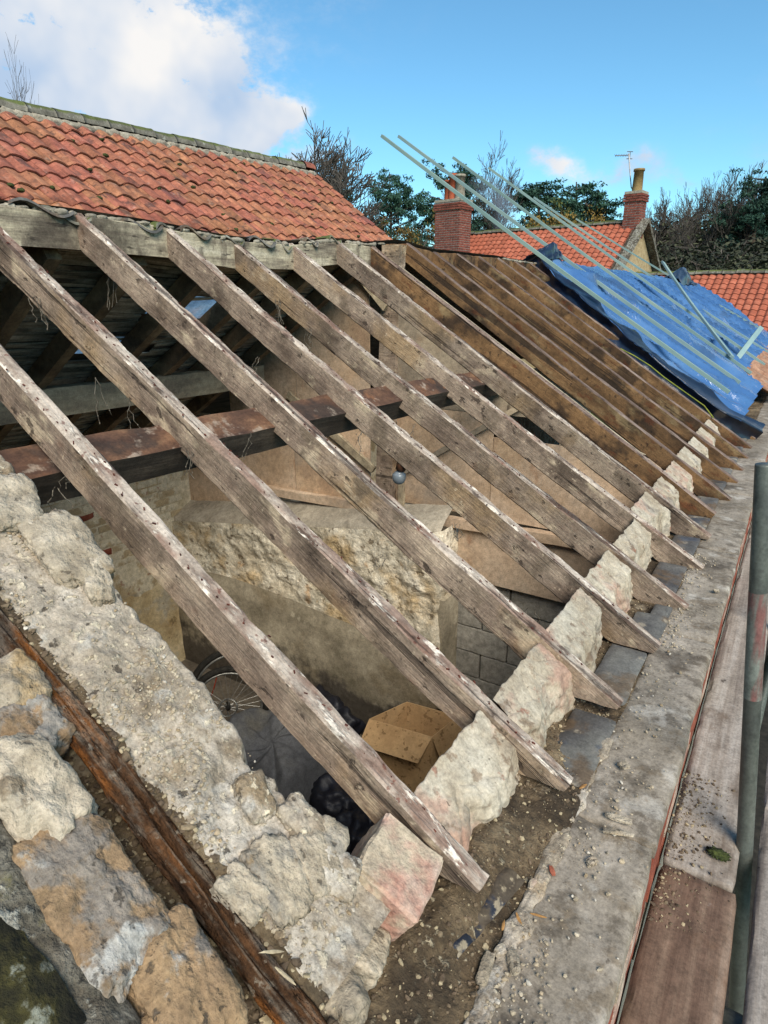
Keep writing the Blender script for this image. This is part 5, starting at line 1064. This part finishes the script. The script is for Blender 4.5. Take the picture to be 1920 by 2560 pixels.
def cottage(name, label, pr, depth, ang, length, half, pitch, m, seed, ncol_from='right', coping=True, wallh=2.6):
    """ridge right end at picture point pr and camera depth; ridge runs left, turned by ang from the picture plane"""
    top = at_depth(pr[0], pr[1], depth); al_ = -(CR * math.cos(R(ang)) - CF * math.sin(R(ang))); L_end = top + al_ * length
    fr = Vector((al_.y, -al_.x, 0)); 
    if fr.dot(CAM - top) < 0: fr = -fr
    dnv = (fr * math.cos(R(pitch)) - Vector((0, 0, math.sin(R(pitch))))); nv = (fr * math.sin(R(pitch)) + Vector((0, 0, math.cos(R(pitch)))))
    h = empty(name, (top.x, top.y, 0), label, 'cottage'); rf_ = empty('roof', top); under(rf_, h)
    sl_ = half / math.cos(R(pitch)); nrow = int(sl_ / .28); ncol = int(length / .25)
    upv = -dnv; bas = basis(al_, upv, nv)
    aa, st_ = (al_, top) if bas.determinant() > 0 else (-al_, L_end)
    pantiles(rf_, st_ + dnv * .06, aa, upv, nv, ncol, nrow, .25, .28, m, seed, lambda u, v: True, 300, jit=.35)
    b = MB(); dv = dnv * sl_; db = (-fr * math.cos(R(pitch)) - Vector((0, 0, math.sin(R(pitch))))) * sl_
    b.add([top, L_end, L_end + dv, top + dv, L_end + db, top + db], [(0, 1, 2, 3), (1, 0, 5, 4)]); under(b.build('roof_deck', M['dark_wood']), rf_)
    ridge_tiles(rf_, top + Vector((0, 0, .02)), L_end + Vector((0, 0, .02)), .14, M['ridgetile'], .45, seed)
    ez = (top + dv).z; b = MB(); q0, q1 = top + dv * .96, L_end + dv * .96; q2, q3 = L_end + db * .96, top + db * .96
    gz = -.3
    f_ = lambda p, z: Vector((p.x, p.y, z)); ins = al_ * .03
    b.add([f_(q0, gz), f_(q1, gz), f_(q1, ez), f_(q0, ez), f_(q2, gz), f_(q3, gz), f_(q2, ez), f_(q3, ez), top - Vector((0, 0, .06)), L_end - Vector((0, 0, .06))], [(0, 1, 2, 3), (4, 5, 7, 6), (5, 0, 3, 8, 7), (1, 4, 6, 9, 2)]); under(b.build('wall', M['cottage']), h)
    if coping:
        for (dd, nm) in ((dv, 1), (db, 2)):
            a0 = top - al_ * .14 + Vector((0, 0, .08)); o = beam('gable_coping', a0, a0 + dd, al_, dd.normalized().cross(al_), .32, .12, M['lichen'], None, nseg=24, amp=.03); under(o, h)
    return h, top, al_, L_end, dnv, nv, fr
h1, T1, A1, E1, D1, N1, F1 = cottage('far_cottage', 'far cottage with bright red pantiles and two brick chimneys, one smoking', (1603, 556), 24.0, 40, 9.2, 2.9, 40, M['newtile'], 11)
chimney(h1, T1 + A1 * .30 - Vector((0, 0, .55)), 1.55, .62, .62, A1, 'chimney', None, [(0, .80, .20, M['buffpot'])], 3)
pc = at_depth(1128, 690, 27.0); chimney(h1, pc, 2.85, 1.25, .85, A1, 'chimney', None, [(-.30, .95, .22, M['flaunch']), (.05, 1.0, .20, M['pot']), (.30, .8, .15, M['pot'])], 5)
b = MB(); p = at_depth(1175, 655, 26.6); b.box(p, (.9, .06, .9), basis(A1, N1, D1)); o = b.build('lead_flashing', M['lead']); under(o, h1)
# lower roof running on to the left of the smoking chimney
q = at_depth(1090, 622, 27.6); h3 = empty('roof_extension', q); under(h3, h1)
pantiles(h3, q + D1 * .05, A1, -D1, N1, 18, 4, .25, .28, M['newtile'], 21, lambda u, v: True, 72, jit=.35) if basis(A1, -D1, N1).determinant() > 0 else pantiles(h3, q + A1 * 4.5 + D1 * .05, -A1, -D1, N1, 18, 4, .25, .28, M['newtile'], 21, lambda u, v: True, 72, jit=.35)
b = MB(); b.add([q, q + A1 * 4.5, q + A1 * 4.5 + D1 * 2.2, q + D1 * 2.2], [(0, 1, 2, 3)]); under(b.build('roof_deck', M['dark_wood']), h3)
b = MB(); b.box(q + A1 * 2.2 + Vector((0, 0, .0)), (4.6, .25, .2), basis(A1, -F1, Vector((0, 0, 1)))); under(b.build('ridge_coping', M['lichen']), h3)
cottage('right_cottage', 'low cottage with bright red pantiles and a pale lichened ridge below the dark wood', (2150, 678), 20.5, 38, 7.2, 3.6, 38, M['newtile'], 31, coping=False)
# aerial on the chimney
ab = T1 + A1 * .30 + Vector((0, 0, .9)); apx = at_depth(1585, 465, 23.9)
t = empty('tv_aerial', apx, 'television aerial on a bent pole fixed to the brick chimney with the buff pot', 'aerial'); b = MB()
P_ = [at_depth(1592, 492, 24.0), at_depth(1578, 468, 24.0), at_depth(1575, 430, 24.0), at_depth(1572, 384, 24.0)]; b.tube(P_, .022, 6); under(b.build('pole', M['metal']), t)
b = MB(); e0, e1 = at_depth(1538, 389, 24.0), at_depth(1575, 388, 24.0); b.tube([e0, e1], .016, 5); d_ = (e1 - e0)
for i in range(9): c = e0 + d_ * (i / 9.0); b.tube([c - Vector((0, 0, .05)) - CF * .06, c + Vector((0, 0, .05)) + CF * .06], .010, 4)
for dz in (-.12, .12): b.tube([e1 + Vector((0, 0, dz)) - CR * .12, e1 + Vector((0, 0, dz)) + CR * .10], .014, 4); b.tube([e1, e1 + Vector((0, 0, dz))], .014, 4)
under(b.build('antenna', M['metal']), t)

# ------------------------------------------------------------------ trees
def grow(seed, h, spread=.5, lean=0.0, depth=5, fork=3, r0=None, tw=.013):
    r = random.Random(seed); b = MB(); tips = []
    def br(p, d, L_, rad, lv):
        n = 3 if lv > 1 else 2; pts = [p]
        for i in range(n):
            d = (d + Vector((r.gauss(0, .13), r.gauss(0, .13), r.gauss(0, .08) + .05))).normalized(); pts.append(pts[-1] + d * (L_ / n))
        b.tube(pts, [max(tw, rad * (1 - .45 * i / n)) for i in range(n + 1)], 5 if lv >= depth - 1 else 3, cap=False)
        tips.append((pts[-1], lv))
        if lv <= 0: return
        k = fork + (1 if r.random() < .5 else 0)
        for q in range(k):
            a = r.uniform(0, 6.28); ax_ = d.cross(Vector((math.cos(a), math.sin(a), .3))).normalized(); nd = (Matrix.Rotation(r.uniform(.3, .85) * spread * 1.4, 3, ax_) @ d)
            br(pts[r.randint(1, n)] if q else pts[-1], nd, L_ * r.uniform(.55, .82), rad * .52, lv - 1)
    br(Vector((0, 0, 0)), Vector((lean, 0, 1)).normalized(), h * .34, r0 or h * .018, depth)
    return b, tips
def leaves(mb, c, rad, n, sz, r, flat=.7):
    for i in range(n):
        d = Vector((r.gauss(0, 1), r.gauss(0, 1), r.gauss(0, 1) * flat)); d = d.normalized() * (rad * r.random() ** .45); d.z *= flat
        p = c + d; q = rot3(r.uniform(-1.2, 1.2), r.uniform(-1.2, 1.2), r.uniform(0, 6.28)); s_ = sz * r.uniform(.6, 1.3)
        mb.add([p + q @ Vector((-s_, 0, 0)), p + q @ Vector((0, -s_ * .45, 0)), p + q @ Vector((s_, 0, .1 * s_)), p + q @ Vector((0, s_ * .45, 0))], [(0, 1, 2, 3)])
protos = {}
def proto(kind, seed):
    r = random.Random(seed * 13 + 1)
    if kind == 'bare':
        b, tips = grow(seed, 10, .60, 0, 6, 3, tw=.006 if seed == 16 else .013); return [('trunk_and_branches', b, 'twig')]
    if kind == 'round':
        b, tips = grow(seed, 7, .80, 0, 6, 4, tw=.010); return [('trunk_and_branches', b, 'twig')]
    if kind == 'ivy':
        b, tips = grow(seed, 10, .60, 0, 6, 3); lf = MB()
        for i in range(26): leaves(lf, Vector((r.gauss(0, .25), r.gauss(0, .25), r.uniform(1.0, 5.6))), .5, 26, .11, r, 1.2)
        return [('trunk_and_branches', b, 'twig'), ('ivy', lf, 'ivy')]
    if kind == 'pine':
        b = MB(); b.tube([(0, 0, 0), (.1, .05, 4), (.0, .1, 7.5), (.1, 0, 9.6)], [.22, .17, .10, .03], 8); lf = MB()
        for i in range(80):
            z = r.uniform(2.4, 9.7); k = 1 - (z - 2.6) / 7.6; rr = (.5 + 2.3 * math.sin(min(1, k * 1.15) * 2.2)) * r.uniform(.35, 1.0); a = r.uniform(0, 6.28)
            c = Vector((math.cos(a) * rr, math.sin(a) * rr, z + .12 * rr)); b.tube([(0, 0, z - .35 * rr * .5), c * .6 + Vector((0, 0, z * .4 - .1)), c], [.05, .035, .012], 4, cap=False)
            for q in range(5): leaves(lf, c + Vector((r.gauss(0, .3), r.gauss(0, .3), r.gauss(0, .16))), r.uniform(.28, .52), 60, .085, r, .6)
        return [('trunk', b, 'bark'), ('crown', lf, 'pine')]
    if kind == 'leafy':
        b, tips = grow(seed, 8, .6, 0, 4, 3); lf = MB(); tt = [t for t in tips if t[1] <= 1]
        for (c, lv) in r.sample(tt, min(len(tt), 110)): leaves(lf, c, r.uniform(.35, .7), 44, .09, r, .8)
        return [('trunk', b, 'bark'), ('crown', lf, 'autumn' if seed % 2 else 'ivy')]
    b, tips = grow(seed, 4, .9, 0, 4, 3, r0=.05); lf = MB()
    for i in range(130): a = r.uniform(0, 6.28); rr = r.uniform(0, 1.7); leaves(lf, Vector((math.cos(a) * rr, math.sin(a) * rr, r.uniform(.2, 3.4) * (1 - rr * .25))), .42, 60, .055, r, .9)
    return [('stems', b, 'twig'), ('crown', lf, 'scrub')]
def tree(kind, seed, u, vtop, vbot_depth, label, group, hscale=1.0, wide=1.0, name=None):
    """crown top at picture point (u, vtop), standing on the ground at the given camera depth"""
    key = (kind, seed)
    if key not in protos:
        P_ = []; zm = 0
        for nm, b, m in proto(kind, seed): 
            me_ = bpy.data.meshes.new(nm); me_.from_pydata([tuple(v) for v in b.v], [], b.f); me_.materials.append(M[m]); me_.update(); P_.append((nm, me_)); zm = max(zm, max(v.z for v in b.v))
        protos[key] = (P_, zm)
    P_, zm = protos[key]; top = at_depth(u, vtop, vbot_depth); gx = gf((top.x + 260) / 520, (top.y + 160) / 520).z - .1
    k = (top.z - gx) / zm; t = empty(name or {'bare': 'bare_tree', 'ivy': 'ivy_clad_tree', 'round': 'bare_tree', 'pine': 'pine_tree', 'leafy': 'leafy_tree', 'bush': 'bush'}[kind], (top.x, top.y, gx), label, 'bush' if kind == 'bush' else 'tree', group)
    t.rotation_euler = (0, 0, rng.uniform(0, 6.28)); t.scale = (k * wide, k * wide, k)
    for nm, me_ in P_: o = bpy.data.objects.new(nm, me_); C.objects.link(o); o.parent = t
    return t
WG = 'trees of the wood behind the cottages'
tree('bare', 16, -75, 0, 20, 'tall bare tree with drooping twigs rising behind the neighbouring mossy ridge', None, wide=.42)
tree('round', 4, 760, 285, 42, 'round crowned bare tree standing just past the end of the mossy ridge', None, wide=.88)
tree('pine', 5, 975, 425, 48, 'dark evergreen with a rounded top left of the smoking chimney', None, wide=.75)
tree('leafy', 7, 1000, 520, 44, 'yellowing leafy tree below the rounded evergreen', None, wide=.9)
tree('leafy', 8, 925, 575, 43, 'olive leafy tree beside the verge of the old tiled roof', None, wide=.7)
tree('bare', 4, 895, 510, 56, 'thin bare sapling between the tiled verge and the rounded evergreen', None, wide=.4)
tree('pine', 6, 838, 458, 60, 'small distant pine peeping over the tiled verge', None, wide=.8)
tree('pine', 9, 1130, 395, 50, 'wide dark pine behind the chimney smoke and the long battens', None, wide=1.0)
tree('ivy', 10, 1245, 337, 50, 'tall bare tree with an ivy clad stem above the smoking chimney', None, wide=.6)
tree('bare', 5, 1190, 430, 54, 'bare tree filling the gap behind the smoking chimney pots', None, wide=.55)
tree('pine', 11, 1350, 450, 55, 'spreading pine behind the ridge of the far cottage', None, wide=1.2)
tree('pine', 5, 1445, 450, 56, 'rounded pine standing by the lone pale cloud above the cottage ridge', None, wide=1.2)
tree('bare', 6, 1530, 465, 58, 'low bare tree just left of the chimney with the aerial', None, wide=.85)
tree('leafy', 9, 1420, 520, 50, 'brown leafy tree showing low over the far cottage ridge', None, wide=1.0)
tree('leafy', 8, 1290, 500, 52, 'olive leafy tree low behind the long battens and smoke', None, wide=1.0)
k = 0
for (kd, sd_, u, v, dp_, wd_) in [('bare', 3, 1665, 470, 46, 1.0), ('bare', 4, 1700, 455, 50, 1.0), ('bare', 5, 1735, 480, 44, 1.0), ('ivy', 12, 1775, 425, 48, 1.0), ('bare', 6, 1800, 400, 46, 1.1), ('ivy', 2, 1830, 415, 44, 1.0), ('bare', 3, 1860, 405, 50, 1.0), ('bare', 4, 1640, 500, 52, 1.0), ('bare', 5, 1900, 440, 52, 1.0), ('ivy', 10, 1690, 520, 42, .9), ('bare', 6, 1760, 470, 54, 1.0)]:
    tree(kd, sd_, u, v, dp_, 'bare tree among the twiggy crowns of the wood right of the chimney' if kd == 'bare' else 'ivy clad bare tree in the wood right of the chimney', WG, wide=wd_ * .62)
tree('pine', 9, 1915, 410, 42, 'big dark pine at the edge of the bare wood', None, wide=1.0)
tree('pine', 6, 1880, 500, 45, 'lower dark pine in front of the bare wood beside the big pine', None, wide=1.1)
for (sd_, u, v, dp_) in [(2, 1660, 545, 47), (4, 1700, 535, 48), (2, 1745, 545, 46), (3, 1785, 530, 48), (4, 1825, 535, 46), (2, 1870, 540, 47), (1, 1905, 545, 46), (1, 1650, 610, 36), (2, 1690, 600, 38), (3, 1725, 615, 36), (2, 1760, 605, 38), (1, 1800, 600, 37), (4, 1835, 585, 38), (3, 1870, 590, 36), (2, 1910, 580, 37), (1, 1950, 590, 38), (4, 1740, 590, 42), (2, 1670, 590, 44), (4, 1660, 640, 33), (3, 1780, 640, 33), (1, 1845, 630, 33), (4, 1905, 630, 33)]:
    tree('bush', sd_, u, v, dp_, 'dark undergrowth bush at the foot of the wood behind the right cottage', 'undergrowth bushes under the wood', wide=1.6)
for (sd_, u, v, dp_) in [(1, 870, 600, 40), (2, 960, 610, 40), (3, 1030, 600, 42), (4, 1200, 580, 48), (1, 1330, 570, 48), (2, 1480, 545, 50), (3, 1560, 540, 50)]:
    tree('bush', sd_, u, v, dp_, 'green bush growing low behind the cottage roofs', 'bushes behind the roofs', wide=1.8)

# ------------------------------------------------------------------ smoke drifting from the clay pots
sm = bpy.data.materials.new('wood_smoke'); sm.use_nodes = True; t_ = sm.node_tree; t_.nodes.clear()
o_ = t_.nodes.new('ShaderNodeOutputMaterial'); v_ = t_.nodes.new('ShaderNodeVolumePrincipled'); t_.links.new(v_.outputs[0], o_.inputs['Volume'])
v_.inputs['Color'].default_value = (.62, .72, .85, 1)
nz_ = t_.nodes.new('ShaderNodeTexNoise'); nz_.inputs['Scale'].default_value = 1.4; nz_.inputs['Detail'].default_value = 4; tc_ = t_.nodes.new('ShaderNodeTexCoord'); t_.links.new(tc_.outputs['Object'], nz_.inputs['Vector'])
mr2 = t_.nodes.new('ShaderNodeMapRange'); mr2.inputs[1].default_value = .42; mr2.inputs[2].default_value = .70; mr2.inputs[4].default_value = .55; t_.links.new(nz_.outputs['Fac'], mr2.inputs[0]); t_.links.new(mr2.outputs[0], v_.inputs['Density'])
pts_ = [at_depth(1165, 475, 27.0), at_depth(1185, 458, 27.1), at_depth(1215, 470, 27.4), at_depth(1245, 500, 27.8), at_depth(1262, 540, 28.4), at_depth(1250, 580, 29)]
b = MB(); b.tube(pts_, [.12, .3, .5, .62, .7, .4], 14); o = b.build('smoke', sm); tag(o, 'thin blue smoke drifting from the clay chimney pots', 'smoke', kind='stuff')
